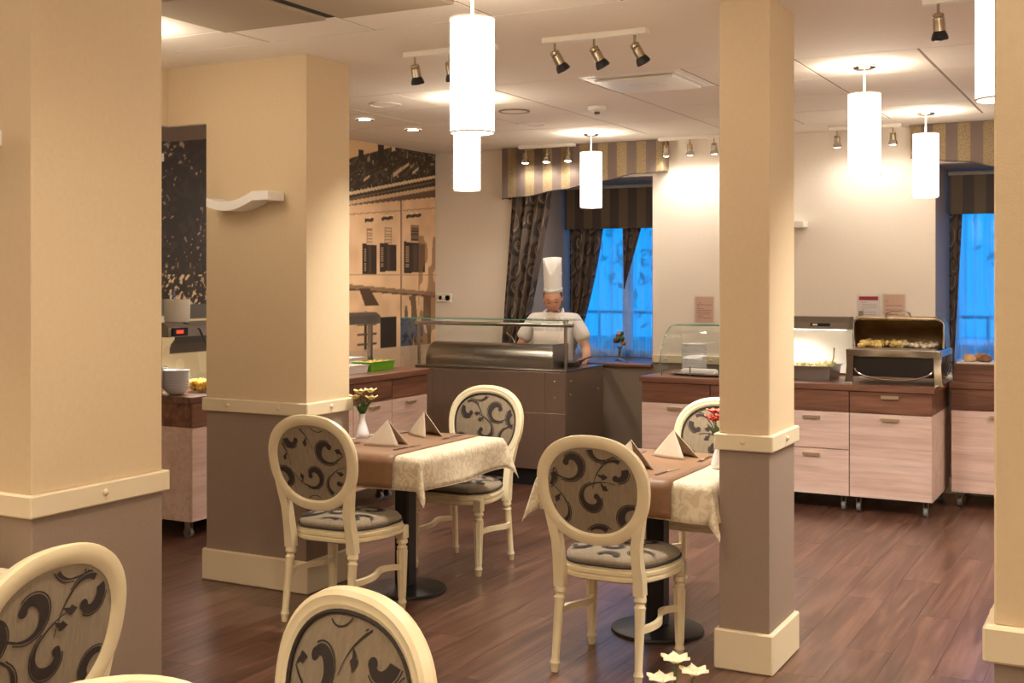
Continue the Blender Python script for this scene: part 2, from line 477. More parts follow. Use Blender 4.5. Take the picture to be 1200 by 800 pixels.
def pillar(x0, x1, y0, y1, label, bev=.004):
    t = thing('pillar', label, 'pillar', ((x0 + x1) / 2, (y0 + y1) / 2, 0), kind='structure')
    a, c_ = (x1 - x0) / 2, (y1 - y0) / 2
    MB().box(-a, a, -c_, c_, .95, H, bev).build('upper_shaft', M_pillar, t, 0)
    MB().box(-a, a, -c_, c_, 0, .885, .003).build('dado', M_dado, t, 0)
    o = .018
    MB().box(-a - o, a + o, -c_ - o, c_ + o, .885, .952, .005).build('chair_rail', M_rail, t, 0)
    MB().box(-a - o, a + o, -c_ - o, c_ + o, 0, .162, .006).build('baseboard', M_rail, t, 0)
    def cap(p, d):
        MB().lathe([(.011, 0), (.011, .004), (.007, .009), (.001, .011)], p, 10, d).build('screw_cap', M_rail, t)
    n = max(1, round(2 * a / .4))
    for k in range(n):
        x = -a + 2 * a * (k + .5) / n; cap((x, -c_ - o, .922), (0, -1, 0)); cap((x, c_ + o, .922), (0, 1, 0))
    n = max(1, round(2 * c_ / .4))
    for k in range(n):
        y = -c_ + 2 * c_ * (k + .5) / n; cap((a + o, y, .922), (1, 0, 0)); cap((-a - o, y, .922), (-1, 0, 0))
    return t
pillar(-3.52, -2.848, 2.405, 2.925, 'wide cream pillar with taupe base at the far left edge')
pillar(-4.372, -3.716, 4.808, 5.17, 'wide cream pillar carrying a curved white ledge, beside the first table', 0)
pillar(-1.538, -1.330, 4.688, 5.065, 'slim cream pillar with taupe base standing between table and buffet')
pillar(-0.247, -0.01, 2.328, 2.72, 'near cream pillar cut off by the right edge of the picture')
t = thing('wall_bulkhead', 'yellow lit bulkhead over the opening to the side buffet', 'wall', (0, 0, 0), kind='structure')
MB().box(-4.64, -4.372, 4.808, 5.32, 2.392, H).box(-5.14, -4.64, 2.6, 5.32, 2.392, H).build('bulkhead_face', M_pillar, t, 0)
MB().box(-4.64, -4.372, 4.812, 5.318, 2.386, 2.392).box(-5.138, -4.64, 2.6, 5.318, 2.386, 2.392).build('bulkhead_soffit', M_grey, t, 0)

# ------------------------------------------------------------------ windows
def window(n, q, label):
    x0, x1, z0, z1 = q; yb = 10.02
    t = thing('window_%d' % n, label, 'window', ((x0 + x1) / 2, YB, z0), kind='structure')
    L = lambda b: b.xf(Matrix.Translation((-(x0 + x1) / 2, -YB, -z0)))
    b = MB(); b.box(x0 - .12, x0, YB + .14, yb + .1, z0 - .03, z1 + .1); b.box(x1, x1 + .12, YB + .14, yb + .1, z0 - .03, z1 + .1)
    b.box(x0, x1, YB + .14, yb + .1, z1, z1 + .1)
    b.box(x0 + 0, x0 + .004, YB + .001, YB + .14, z0, z1); b.box(x1 - .004, x1, YB + .001, YB + .14, z0, z1); b.box(x0, x1, YB + .001, YB + .14, z1 - .004, z1)
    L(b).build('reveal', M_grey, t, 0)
    L(MB().box(x0, x1, YB + .141, yb + .1, 0, z0 - .032)).build('niche_base', M_dado, t, 0)
    L(MB().box(x0 + .004, x1 - .004, YB - .03, yb, z0 - .03, z0, .006)).build('sill', M_wdark, t, 0)
    f = MB(); fw = .06; xm = (x0 + x1) / 2
    f.box(x0, x0 + fw, yb, yb + .06, z0, z1); f.box(x1 - fw, x1, yb, yb + .06, z0, z1)
    f.box(x0, x1, yb, yb + .06, z1 - fw, z1); f.box(x0, x1, yb, yb + .06, z0, z0 + fw); f.box(xm - .04, xm + .04, yb, yb + .06, z0, z1)
    L(f).build('window_frame', M_white, t, 0)
    for a, c_ in ((x0 + fw, xm - .04), (xm + .04, x1 - fw)):
        L(MB().box(a, c_, yb + .028, yb + .034, z0 + fw, z1 - fw)).build('pane', M_glassw, t, 0)
window(1, W1, 'deep window niche behind the chef with dusk blue outside')
window(2, W2, 'deep window niche at the right end of the buffet')

def drape(name, label, cat, y, ztop, zbot, left, right, pleats, amp, m, nz=24, ns=90, group=None):
    """hanging pleated cloth; left/right: functions of t (0 top, 1 bottom) giving x"""
    b = MB(); uv = []
    wtop = right(0) - left(0)
    for i in range(nz + 1):
        t_ = i / nz
        l, r = left(t_), right(t_)
        for j in range(ns + 1):
            s_ = j / ns
            k = math.sin(2 * PI * pleats * s_ + 0.4 * math.sin(3 * t_))
            b.v.append((l + (r - l) * s_, y + amp * k + amp * .35 * math.sin(2 * PI * pleats * 2.3 * s_ + 1), ztop + (zbot - ztop) * t_))
            uv.append((s_ * wtop * 1.9, (1 - t_) * (ztop - zbot)))
    for i in range(nz):
        for j in range(ns):
            a = i * (ns + 1) + j
            b.f.append((a, a + 1, a + ns + 2, a + ns + 1)); b.m.append(0)
    b.uv = uv
    o = b.build(name, m, None, 80)
    return tag(o, label, cat, group)
lerp = lambda a, b: (lambda t_: a + (b - a) * t_)
drape('patterned_curtain', 'brown scroll-patterned curtain hanging left of the chef', 'curtain', 9.185, 2.5, .1,
      lambda t_: -4.86 - .13 * min(1, t_ * 1.6), lambda t_: -4.47 - .33 * min(1, t_ * 1.45) ** 1.2, 4, .028, M_curt)
drape('patterned_curtain', 'brown scroll-patterned curtain swept aside inside the window niche', 'curtain', 9.875, 2.40, .88,
      lambda t_: -4.655, lambda t_: -4.285 - .10 * t_ - .22 * t_ * t_, 4, .022, M_curt)
drape('sheer_curtain', 'blue-lit sheer curtain across the window behind the chef', 'curtain', 9.955, 2.40, .875, lerp(-4.68, -4.68), lerp(-3.62, -3.62), 9, .02, M_sheer, 12, 140)
drape('patterned_curtain', 'narrow dark curtain tail hanging before the blue sheer', 'curtain', 9.88, 2.2, 1.48,
      lambda t_: -4.14 + .02 * t_, lambda t_: -3.90 - .215 * t_, 2, .01, M_curt, 14, 40)
drape('sheer_curtain', 'blue-lit sheer curtain across the window at the buffet end', 'curtain', 9.955, 2.40, .875, lerp(-1.36, -1.36), lerp(-.32, -.32), 9, .02, M_sheer, 12, 140)
drape('patterned_curtain', 'narrow dark curtain edge along the left reveal of the buffet window', 'curtain', 9.88, 2.2, .9,
      lambda t_: -1.375, lambda t_: -1.27 - .07 * t_, 2, .008, M_curt, 12, 30)
def blind(label, x0, x1, y, z0, z1):
    t = thing('fabric_blind', label, 'blind', ((x0 + x1) / 2, y, z0))
    b = MB(); h = (x1 - x0) / 2
    b.box(-h, h, -.006, .006, 0, z1 - z0, .002); b.build('cloth_panel', M_blind, t, 0)
    MB().cyl((-h, 0, z1 - z0 - .012), (h, 0, z1 - z0 - .012), .018).build('roller_tube', M_grey, t)
    MB().box(-h, h, -.010, .010, -.004, .012, .003).build('hem_bar', M_blind, t, 0)
blind('dark striped roman blind in the window behind the chef', -4.66, -3.605, 9.80, 2.02, 2.40)
blind('dark striped roman blind in the buffet window', -1.37, -.31, 9.80, 2.075, 2.40)
def valance(label, x0, x1, zl, zr, y0=9.10):
    t = thing('window_valance', label, 'valance', ((x0 + x1) / 2, y0, 0))
    h = (x1 - x0) / 2
    b = MB(); n = 48; rings = []
    def zb(s_): return zl + (zr - zl) * (s_ * s_ * (3 - 2 * s_) * .55 + s_ * .45) + .006 * math.sin(s_ * 25)
    for k in range(n + 1):
        s_ = k / n; x = -h + 2 * h * s_; z = zb(s_); w_ = .004 * math.sin(s_ * 40)
        rings.append([(x, w_, z), (x, w_, H - .005), (x, .014 + w_, H - .005), (x, .014 + w_, z)])
    b.loft(rings); b.build('valance_front', M_val, t, 0)
    MB().box(-h, -h + .012, .012, .145, zl + .004, H - .006).build('valance_return', M_val, t, 0)
    MB().box(h - .012, h, .012, .145, zr + .004, H - .006).build('valance_return', M_val, t, 0)
    MB().tube([(-h + 2 * h * k / n, -.002, zb(k / n)) for k in range(n + 1)], .005, 6).build('piping', M_blind, t)
valance('striped gold and brown valance sloping above the chef\'s window', -4.93, -3.46, 2.26, 2.445)
valance('striped gold and brown valance above the buffet window', -1.535, -.20, 2.455, 2.26)

# ------------------------------------------------------------------ outdoors (seen through the windows)
struct('terrace', MB().box(-14, 8, 10.2, 30, -.2, 0), mat('terrace_paving', (120, 125, 130), .8, noise=.1, nscale=8), 'paved terrace outside the windows', 'ground', 0)
t = thing('terrace_railing', 'thin metal railing crossing the terrace outside', 'railing', (-3, 13.6, 0))
MB().cyl((-6, 0, 1.16), (6, 0, 1.16), .018).build('top_bar', M_iron, t)
for k in range(9): MB().cyl((-6 + 1.5 * k, 0, 0), (-6 + 1.5 * k, 0, 1.16), .016).build('post', M_iron, t)
def tree(label, x, y, h, seed, r):
    rd = random.Random(seed)
    t = thing('terrace_tree', label, 'tree', (x, y, 0), group=None)
    MB().tube([(0, 0, 0), (.05, 0, h * .4), (-.03, .05, h * .8)], [.10, .08, .03], 8).build('trunk', mat('bark', (70, 58, 48), .9), t)
    b = MB()
    for k in range(500):
        d = Vector((rd.gauss(0, 1), rd.gauss(0, 1), rd.gauss(0, 1))).normalized() * r * rd.random() ** .4
        p = Vector((0, 0, h * .75)) + Vector((d.x, d.y, d.z * 1.3))
        u = Vector((rd.gauss(0, 1), rd.gauss(0, 1), rd.gauss(0, 1))).normalized(); v = u.orthogonal().normalized(); s_ = rd.uniform(.05, .11)
        b.raw([p, p + u * s_ + v * s_ * .4, p + u * s_ * 2, p + u * s_ - v * s_ * .4], [(0, 1, 2, 3)])
    b.build('foliage', mat('dusk_foliage', (120, 150, 130), .5), t, 0)
tree('leafy tree on the terrace seen through the chef\'s window', -5.6, 15.5, 3.0, 3, 1.2)
tree('leafy tree on the terrace seen through the buffet window', -.9, 16.5, 3.2, 5, 1.1)

# ------------------------------------------------------------------ chairs
def sellipse(a, bb, n=64, p=2.25, egg=.06):
    out = []
    for k in range(n):
        th = 2 * PI * k / n
        c_, s_ = math.cos(th), math.sin(th)
        x = a * math.copysign(abs(c_) ** (2 / p), c_); z = bb * math.copysign(abs(s_) ** (2 / p), s_)
        out.append((x * (1 + egg * z / bb), z))
    return out
def scrolls(variant):
    """list of (points, half widths, tone) in metres around (0,0): thick curls with tails, leaves"""
    rd = random.Random(100 + variant); out = []
    def curl(cx, cz, rot, size, turn, mir=1):
        pts = []; ws = []
        N = 34
        for k in range(N + 1):
            s_ = k / N
            th = -1.9 * PI * (1 - s_) * turn
            r = size * (.30 + .70 * s_ ** 1.1)
            x = r * math.cos(th) * mir; z = r * math.sin(th)
            pts.append((cx + x * math.cos(rot) - z * math.sin(rot), cz + x * math.sin(rot) + z * math.cos(rot)))
            ws.append(size * (.13 * (1 - s_) ** .6 + .030 + .125 * math.exp(-((s_ - .5) / .25) ** 2)))
        ex, ez = pts[-1]; dx, dz = ex - pts[-2][0], ez - pts[-2][1]; n_ = math.hypot(dx, dz) or 1; dx /= n_; dz /= n_
        hd = math.atan2(dz, dx); x, z = ex, ez
        for k in range(14):
            hd += .05 * mir; x += math.cos(hd) * size * .13; z += math.sin(hd) * size * .13
            pts.append((x, z)); ws.append(max(.0012, size * .05 * (1 - k / 14)))
        out.append((pts, ws, 0))
        off = []
        for i in range(4, 36):
            a = pts[i - 1]; c_ = pts[i + 1]; n_ = math.hypot(c_[0] - a[0], c_[1] - a[1]) or 1
            nx, nz = -(c_[1] - a[1]) / n_ * mir, (c_[0] - a[0]) / n_ * mir
            q = -(ws[i] + size * .075)
            off.append((pts[i][0] + nx * q, pts[i][1] + nz * q))
        out.append((off, [size * .028] * len(off), 0))
        lx, lz = pts[40]; la = hd + 1.0 * mir
        leaf = []; lw = []
        for k in range(10):
            s_ = k / 9; leaf.append((lx + math.cos(la + .5 * s_) * size * .75 * s_, lz + math.sin(la + .5 * s_) * size * .75 * s_)); lw.append(size * .16 * math.sin(PI * min(1, s_ * .98 + .02)) ** 1.2 * (1.3 if s_ > .5 else .6))
        out.append((leaf, lw, 0))
    base = rd.uniform(0, 6)
    grid = [(-.085, .095), (.10, .075), (-.005, -.045), (-.15, -.085), (.145, -.10), (.03, .19), (-.20, .05), (.02, -.19)]
    for i, (x, z) in enumerate(grid):
        curl(x + rd.uniform(-.015, .015), z + rd.uniform(-.015, .015), base + i * 2.1 + rd.uniform(-.5, .5), rd.uniform(.056, .070), rd.uniform(.72, .92), 1 if i % 2 else -1)
    return out
def scroll_mesh(variant, surf, inside, sx=1.0):
    b = MB()
    for pts, ws, tone in scrolls(variant):
        n = len(pts); L = []; R = []
        for i in range(n):
            a = pts[max(0, i - 1)]; c_ = pts[min(n - 1, i + 1)]
            d = math.hypot(c_[0] - a[0], c_[1] - a[1]) or 1
            nx, nz = -(c_[1] - a[1]) / d, (c_[0] - a[0]) / d
            L.append((pts[i][0] + nx * ws[i], pts[i][1] + nz * ws[i])); R.append((pts[i][0] - nx * ws[i], pts[i][1] - nz * ws[i]))
        for i in range(n - 1):
            q = [L[i], L[i + 1], R[i + 1], R[i]]
            if all(inside(*p) for p in q):
                b.raw([surf(*p) for p in q], [(0, 1, 2, 3)])
        if inside(*pts[0]) and ws[0] > .004:                      # round bulb on the curl's end
            ring = [(pts[0][0] + ws[0] * 1.25 * math.cos(a), pts[0][1] + ws[0] * 1.25 * math.sin(a)) for a in [2 * PI * k / 14 for k in range(14)]]
            if all(inside(*p) for p in ring): b.raw([surf(*p) for p in ring], [tuple(range(14))])
    return b
ZC, LEAN = .745, math.tan(math.radians(8.5))
OA, OB = .240, .224
def back_pt(x, zz, y):
    """oval-plane coordinates to chair space: y forward of the tilted back plane"""
    z = ZC + zz * math.cos(math.radians(8.5))
    return (x, -.222 - (z - .45) * LEAN + y, z)
def seat_outline(g=0.0, n=56):
    out = []
    for k in range(n):
        th = 2 * PI * k / n; c_, s_ = math.cos(th), math.sin(th); p = 3.6
        x = math.copysign(abs(c_) ** (2 / p), c_); y = math.copysign(abs(s_) ** (2 / p), s_)
        wd = .215 + .03 * (y + 1) / 2 * 1.0 - (.03 if y < 0 else 0) * -y
        out.append((x * (wd - g), y * (.205 - g) + (.012 if y > .9 else 0)))
    return out
def make_chair(name, variant):
    t = bpy.data.objects.new(name, None); C.objects.link(t); t.empty_display_size = .1
    # seat frame with mouldings
    fr = MB(); prof = [(.012, .372), (0, .380), (0, .392), (.005, .396), (.005, .400), (-.001, .404), (-.001, .416), (.005, .420), (.002, .426), (.014, .432)]
    fr.loft([[(x, y, z) for x, y in seat_outline(g)] for g, z in prof]); fr.build('seat_frame', M_chair, t, 50)
    cu = MB(); cp = [(.016, .430), (.008, .440), (.008, .452), (.018, .464), (.045, .473), (.09, .478), (.14, .480)]
    cu.loft([[(x, y, z) for x, y in seat_outline(g)] for g, z in cp]); co = cu.build('seat_cushion', M_fab, t, 60)
    def ssurf(x, z):
        so = max(abs(x) / .235, abs(z) / .195); g = max(0., (1 - so)) * .2
        zz = .464 + .016 * min(1, (g / .10)) ** .5 if so > .5 else .480
        return (x, z, zz + .0022)
    sins = lambda x, z: abs(x) < .195 and abs(z) < .17 and (abs(x) + abs(z)) < .33
    scroll_mesh(variant + 7, ssurf, sins).build('seat_scroll_print', M_scr, co, 0)['kind'] = 'stuff'
    MB().tube([(x, y, .437) for x, y in seat_outline(.006)], .0055, 6, True).build('seat_gimp', M_gimp, co)
    # front legs
    for s_ in (-1, 1):
        lg = MB(); lg.box(s_ * .200 - .024, s_ * .200 + .024, .141, .189, .34, .405, .004)
        lg.lathe([(.014, 0), (.016, .008), (.0185, .03), (.022, .036), (.019, .045), (.0165, .055), (.024, .29), (.026, .300), (.019, .306), (.019, .314), (.027, .320), (.027, .332), (.022, .340)], (s_ * .200, .165, 0), 14)
        for k in range(8):                                       # flutes
            a = 2 * PI * k / 8
            lg.cyl((s_ * .2 + .0165 * math.cos(a), .165 + .0165 * math.sin(a), .06), (s_ * .2 + .0235 * math.cos(a), .165 + .0235 * math.sin(a), .285), .003, .004, 5)
        lg.build('leg', M_chair, t, 40)
    # rear legs rise into the back posts
    for s_ in (-1, 1):
        lg = MB()
        ax = Vector((s_ * -.008, .045, .36)); ft = Vector((s_ * .180, -.245, 0))
        lg.lathe([(.013, 0), (.015, .008), (.0175, .03), (.021, .036), (.018, .045), (.0155, .055), (.021, .285), (.024, .295), (.018, .302), (.018, .31), (.025, .318), (.025, .33), (.022, .345)], ft, 14, ax)
        tp = ft + ax * (.345 / ax.length)
        def sq(c, w_, d): return [(c[0] - w_, c[1] - d, c[2]), (c[0] + w_, c[1] - d, c[2]), (c[0] + w_, c[1] + d, c[2]), (c[0] - w_, c[1] + d, c[2])]
        z0 = tp.z - .004
        path = [(s_ * .172, -.203, z0, .021, .023), (s_ * .172, -.208, .40, .021, .023), (s_ * .170, -.222, .46, .019, .022), (s_ * .170, -.236, .53, .020, .019), (s_ * .184, -.247, .60, .020, .017), (s_ * .202, -.256, .66, .014, .014)]
        lg.loft([sq((p[0], p[1], p[2]), p[3], p[4]) for p in path]); lg.build('leg', M_chair, t, 40)
    # side stretchers, ogee
    for s_ in (-1, 1):
        pts = []
        for k in range(15):
            q = k / 14; pts.append((s_ * (.178 + .02 * q + .028 * math.sin(2 * PI * q)), -.215 + .375 * q, .205 + .012 * math.sin(PI * q)))
        b = MB(); rings = []
        for i, p in enumerate(pts): rings.append([(p[0] - .010, p[1], p[2] - .013), (p[0] + .010, p[1], p[2] - .013), (p[0] + .010, p[1], p[2] + .013), (p[0] - .010, p[1], p[2] + .013)])
        b.loft(rings); b.build('stretcher', M_chair, t, 50)
    # oval back frame
    bf = MB(); ring = []
    sec = [(0, -.006), (.004, .012), (.014, .017), (.024, .013), (.032, .014), (.044, .008), (.050, -.002), (.050, -.012), (.040, -.019), (.014, -.021), (.003, -.016)]
    outer = []
    for g, y in sec: outer.append([back_pt(x, z, y) for x, z in sellipse(OA - g, OB - g)])
    outer.append(outer[0]); bf.loft(outer, True, False, False); bf.build('back_frame', M_chair, t, 32)
    # upholstered back, domed in front and behind
    ia, ib = OA - .047, OB - .047
    bp = MB(); rr = []
    for q in (.0, .3, .6, .8, .92, 1.0): rr.append([back_pt(x, z, .004 + .020 * (1 - q ** 2)) for x, z in sellipse(max(.002, ia * q), max(.002, ib * q))])
    for q in (1.0, .92, .8, .6, .3, .0): rr.append([back_pt(x, z, -.010 - .008 * (1 - q ** 2)) for x, z in sellipse(max(.002, ia * q), max(.002, ib * q))])
    bp.loft(rr); po = bp.build('back_pad', M_fab, t, 60)
    ins = lambda x, z: (abs(x) / (ia - .007)) ** 2.25 + (abs(z) / (ib - .007)) ** 2.25 < 1
    rq = lambda x, z: min(1, (x / ia) ** 2 + (z / ib) ** 2)
    scroll_mesh(variant, lambda x, z: back_pt(x, z, .0065 + .020 * (1 - rq(x, z))), ins).build('front_scroll_print', M_scr, po, 0)['kind'] = 'stuff'
    scroll_mesh(variant, lambda x, z: back_pt(x, z, -.0128 - .008 * (1 - rq(x, z))), ins).build('rear_scroll_print', M_scr, po, 0)['kind'] = 'stuff'
    MB().tube([back_pt(x, z, .009) for x, z in sellipse(ia + .001, ib + .001)], .005, 6, True).build('back_gimp', M_gimp, po)
    return t
protos = [make_chair('medallion_chair', v) for v in range(3)]
used = [False] * 3
def chair(v, x, y, rz, label, group='oval back dining chairs'):
    if used[v]: o = copy_tree(protos[v])
    else: o = protos[v]; used[v] = True
    o.location = (x, y, 0); o.rotation_euler = (0, 0, rz)
    return tag(o, label, 'chair', group)
chair(0, -1.925, 4.572, 0, 'ivory oval-back chair seen from behind at the table beside the slim pillar')
chair(1, -3.335, 4.625, math.radians(1), 'ivory oval-back chair in front of the wide pillar, its back to the camera')
chair(2, -3.335, 5.690, PI, 'ivory oval-back chair before the steel cooking counter, facing the camera')
chair(0, -1.925, 5.640, PI + math.radians(3), 'ivory oval-back chair half hidden behind the slim pillar and red flowers')
chair(2, -2.505, 1.915, PI / 2 + math.radians(4), 'large oval-back chair at the lower left, against the left pillar')
chair(1, -1.455, 1.66, PI - math.radians(17), 'close oval-back chair at the bottom edge, its braid-edged front to the camera')
chair(0, -1.175, 1.15, math.radians(-126), 'chair showing only the top of its ivory frame at bottom left')
chair(1, -5.05, 12.0, math.radians(200), 'oval-back chair on the terrace behind the gold ornament', 'terrace chairs')
chair(2, -4.42, 12.1, math.radians(160), 'oval-back chair on the terrace at the right side of the chef\'s window', 'terrace chairs')
chair(0, -1.27, 12.0, math.radians(180), 'oval-back chair on the terrace behind the pastry case', 'terrace chairs')

# ------------------------------------------------------------------ tables
def table(x, y, label, hx=.375, hy=.40):
    t = thing('pedestal_table', label, 'table', (x, y, 0))
    MB().lathe([(.205, 0), (.208, .004), (.205, .014), (.190, .018), (.05, .026), (.001, .026)], (0, 0, 0), 48).build('base_plate', M_iron, t, 30)
    c_ = MB(); c_.box(-.042, .042, -.042, .042, .024, .70, .008); c_.build('column', M_iron, t, 0)
    MB().box(-.25, .25, -.03, .03, .69, .715, .003).box(-.03, .03, -.25, .25, .69, .715, .003).build('top_bracket', M_iron, t, 0)
    MB().box(-hx, hx, -hy, hy, .715, .742, .004).build('table_top', M_wdark, t, 0)
    return t
def cloth(x, y, label, hx=.378, hy=.403, drop=.16, seed=0, z=.744):
    """square cloth: flat top, sides hang, corners fold into points"""
    rd = random.Random(seed); n = 44
    b = MB(); r = .012
    def hang(d): return max(0., d)
    for i in range(n + 1):
        for j in range(n + 1):
            u = (i / n * 2 - 1) * (hx + drop); v = (j / n * 2 - 1) * (hy + drop)
            ox, oy = hang(abs(u) - hx), hang(abs(v) - hy)
            sx, sy = math.copysign(1, u), math.copysign(1, v)
            px = sx * min(abs(u), hx); py = sy * min(abs(v), hy)
            d = math.hypot(ox, oy)
            flare = .10 + .05 * math.sin(6 * (u if oy > ox else v) * 3 + seed)
            if ox > 0 and oy > 0:
                an = math.atan2(oy, ox); k2 = math.sin(2 * an) ** 2
                rr = r * min(1, d / .02) + .06 * d + .26 * d * k2
                px += sx * rr * math.cos(an) ** .8; py += sy * rr * math.sin(an) ** .8
                zz = z - math.sqrt(max(0, d * d - (.7 * rr) ** 2)) + .004 * min(1, d / .02)
            else:
                o = ox + oy
                rip = (.008 + .012 * o / drop) * math.sin(9 * (v if ox > 0 else u) + 2.1 * seed) * (o / drop)
                if ox > 0: px += sx * (r * min(1, o / .02) + .06 * o + rip)
                elif oy > 0: py += sy * (r * min(1, o / .02) + .06 * o + rip)
                zz = z - max(0, o - .004)
            b.v.append((px, py, zz))
    for i in range(n):
        for j in range(n):
            a = i * (n + 1) + j; b.f.append((a, a + 1, a + n + 2, a + n + 1)); b.m.append(0)
    t = thing('tablecloth', label, 'tablecloth', (x, y, 0))
    o = b.build('damask_sheet', M_cloth, t, 70)
    md = o.modifiers.new('thick', 'SOLIDIFY'); md.thickness = .0016; md.offset = 1
    # stitched hem
    edge = [k for k in range(n + 1)] + [(k + 1) * (n + 1) + n for k in range(n)] + [n * (n + 1) + n - 1 - k for k in range(n)] + [(n - 1 - k) * (n + 1) for k in range(n - 1)]
    MB().tube([b.v[k] for k in edge], .0022, 5, True).build('hem', M_cloth, t)
    return t
def runner(x, y, label, w_=.255, hy=.407, drop=.155, xo=0.0, z=.7475):
    b = MB(); n = 40; m_ = 10; rings = []
    for j in range(n + 1):
        v = (j / n * 2 - 1) * (hy + drop); o = max(0, abs(v) - hy); s_ = math.copysign(1, v)
        row = []
        for i in range(m_ + 1):
            u = xo + (i / m_ * 2 - 1) * w_
            py = s_ * (min(abs(v), hy) + .022 * min(1, o / .02) + .085 * o + (.004 * math.sin(14 * u + 1) * o / drop))
            row.append((u * (1 + .03 * o), py, z - max(0, o - .004)))
        rings.append(row)
    b.loft(rings, False, False, False)
    o = b.build('table_runner', M_runner, None, 70); o.location = (x, y, 0)
    md = o.modifiers.new('thick', 'SOLIDIFY'); md.thickness = .0014; md.offset = 1
    return tag(o, label, 'table runner')
def napkin(x, y, rz, label, z=.749, lie=False):
    t = thing('folded_napkin', label, 'napkin', (x, y, z), rz)
    def tri(off, tilt, h, wd, sk):
        b = MB(); n = 8; rows = []
        for i in range(n + 1):
            q = i / n; ww = wd * (1 - q) ** .95
            rows.append([(sk * q + ww * (s_ * 2 - 1), off + tilt * q + .018 * math.sin(PI * s_) * (1 - q) * math.copysign(1, off + .001), h * q) for s_ in [k / 8 for k in range(9)]])
        b.loft(rows, False, False, False); return b
    p1 = tri(-.050, .047, .122, .098, .012).build('front_fold', M_napkin, t, 70)
    p2 = tri(.050, -.047, .124, .098, .006).build('rear_fold', M_napkin, t, 70)
    for p in (p1, p2):
        md = p.modifiers.new('thick', 'SOLIDIFY'); md.thickness = .004; md.offset = 0
    b = MB(); b.raw([(-.082, -.043, .002), (-.075, .043, .002), (.006, 0, .094), (-.03, 0, .05)], [(0, 1, 2), (0, 2, 3)])
    return t
def knife(x, y, rz, label, z=.7492):
    t = thing('table_knife', label, 'knife', (x, y, z), rz)
    MB().box(-.006, .006, -.10, -.005, 0, .006, .002).build('handle', M_steel, t)
    b = MB(); b.loft([[(-.006, -.005, .001), (.006, -.005, .001), (.006, -.005, .004), (-.006, -.005, .004)], [(-.009, .05, .0015), (.007, .05, .0015), (.007, .05, .003), (-.009, .05, .003)], [(-.002, .11, .0015), (.006, .11, .0015), (.006, .11, .0025), (-.002, .11, .0025)]])
    b.build('blade', M_chrome, t)
def fork(x, y, rz, label, z=.7492):
    t = thing('table_fork', label, 'fork', (x, y, z), rz)
    b = MB(); b.loft([[(-w_, yy, h), (w_, yy, h), (w_, yy, h + .003), (-w_, yy, h + .003)] for w_, yy, h in ((.008, -.10, 0), (.006, -.06, .001), (.003, 0, .006), (.004, .03, .005), (.012, .05, .002))]); b.build('handle', M_steel, t)
    for k in range(4): MB().box(-.0115 + .0065 * k, -.0085 + .0065 * k, .048, .098, .002, .0045).build('tine', M_chrome, t, 0)
def flower_vase(x, y, label, petal, z=.7465, seed=1, s=1.0, buds=5, hh=.15, h=.125, ps=1.0, spr=1.0):
    rd = random.Random(seed)
    t = thing('flower_vase', label, 'vase', (x, y, z))
    MB().lathe([(.030 * s, 0), (.034 * s, .004), (.036 * s, .02), (.028 * s, .05), (.017 * s, .085), (.0155 * s, h - .018), (.021 * s, h), (.018 * s, h), (.0135 * s, h - .018), (.013 * s, .06), (.001, .055)], (0, 0, 0), 24, None, True, True).build('vase_body', M_porc, t, 60)
    for k in range(buds):
        a = 2 * PI * k / buds + rd.uniform(-.4, .4); rr = rd.uniform(.018, .05) * spr; zz = h + hh * rd.uniform(.45, .8)
        tip = Vector((rr * math.cos(a), rr * math.sin(a), zz))
        st = MB().tube([(0, 0, .07), (0.003 * math.cos(a), .003 * math.sin(a), h), tip * .6 + Vector((0, 0, h * .45)), tip], [.0022, .0022, .002, .002], 6).build('stem', M_leaf, t)
        b = MB()
        for p in range(6):
            pa = 2 * PI * p / 6; od = Vector((math.cos(pa), math.sin(pa), .9)).normalized(); sd = Vector((-math.sin(pa), math.cos(pa), 0))
            L = .050 * ps; W_ = .016 * ps
            b.loft([[tip + od * (L * q) + sd * (W_ * math.sin(PI * (.12 + .86 * q)) * e) + Vector((0, 0, .004 * (1 - abs(e)) - .012 * q * q)) for e in (-1, 0, 1)] for q in (0, .25, .5, .75, 1)], False, False, False)
        b.build('blossom', petal, st, 60)
    for k in range(7):
        a = 2 * PI * k / 7 + .3; ud = Vector((math.cos(a) * .5, math.sin(a) * .5, 1)).normalized(); sd = Vector((-math.sin(a), math.cos(a), 0)); L = rd.uniform(.06, .10)
        b = MB(); b.loft([[Vector((0, 0, h - .01)) + ud * L * q + sd * (.017 * math.sin(PI * (.08 + .9 * q)) * e) + Vector((math.cos(a), math.sin(a), 0)) * .02 * q * q for e in (-1, 0, 1)] for q in (0, .25, .5, .75, 1)], False, False, False)
        b.build('leaf', M_leaf, t, 60)
T1, T2, T3, T4 = (-3.325, 5.11), (-1.945, 5.055), (-.60, 1.42), (-3.10, 2.0)
table(*T1, 'black pedestal table under ivory cloth, beside the wide pillar', .335)
cloth(*T1, 'ivory damask cloth on the table with the white flowers', .338, seed=1)
runner(*T1, 'brown satin runner on the table with the white flowers', xo=-.045)
napkin(-3.35, 4.97, math.radians(8), 'beige napkin folded to a tent, nearest the white flower vase')
napkin(-3.37, 5.37, math.radians(150), 'beige tent napkin in front of the chair by the steel counter')
knife(-3.20, 4.93, math.radians(-6), 'knife on brown runner beside the near tent napkin')
fork(-3.50, 4.90, math.radians(4), 'fork on brown runner under the white flower vase')
knife(-3.52, 5.36, math.radians(174), 'knife on brown runner left of the far tent napkin')
fork(-3.20, 5.36, math.radians(182), 'fork on brown runner before the chair by the steel counter')
flower_vase(-3.625, 5.16, 'white porcelain vase with creamy yellow lilies', M_petal, seed=2)
table(*T2, 'black pedestal table under ivory cloth, partly behind the slim pillar')
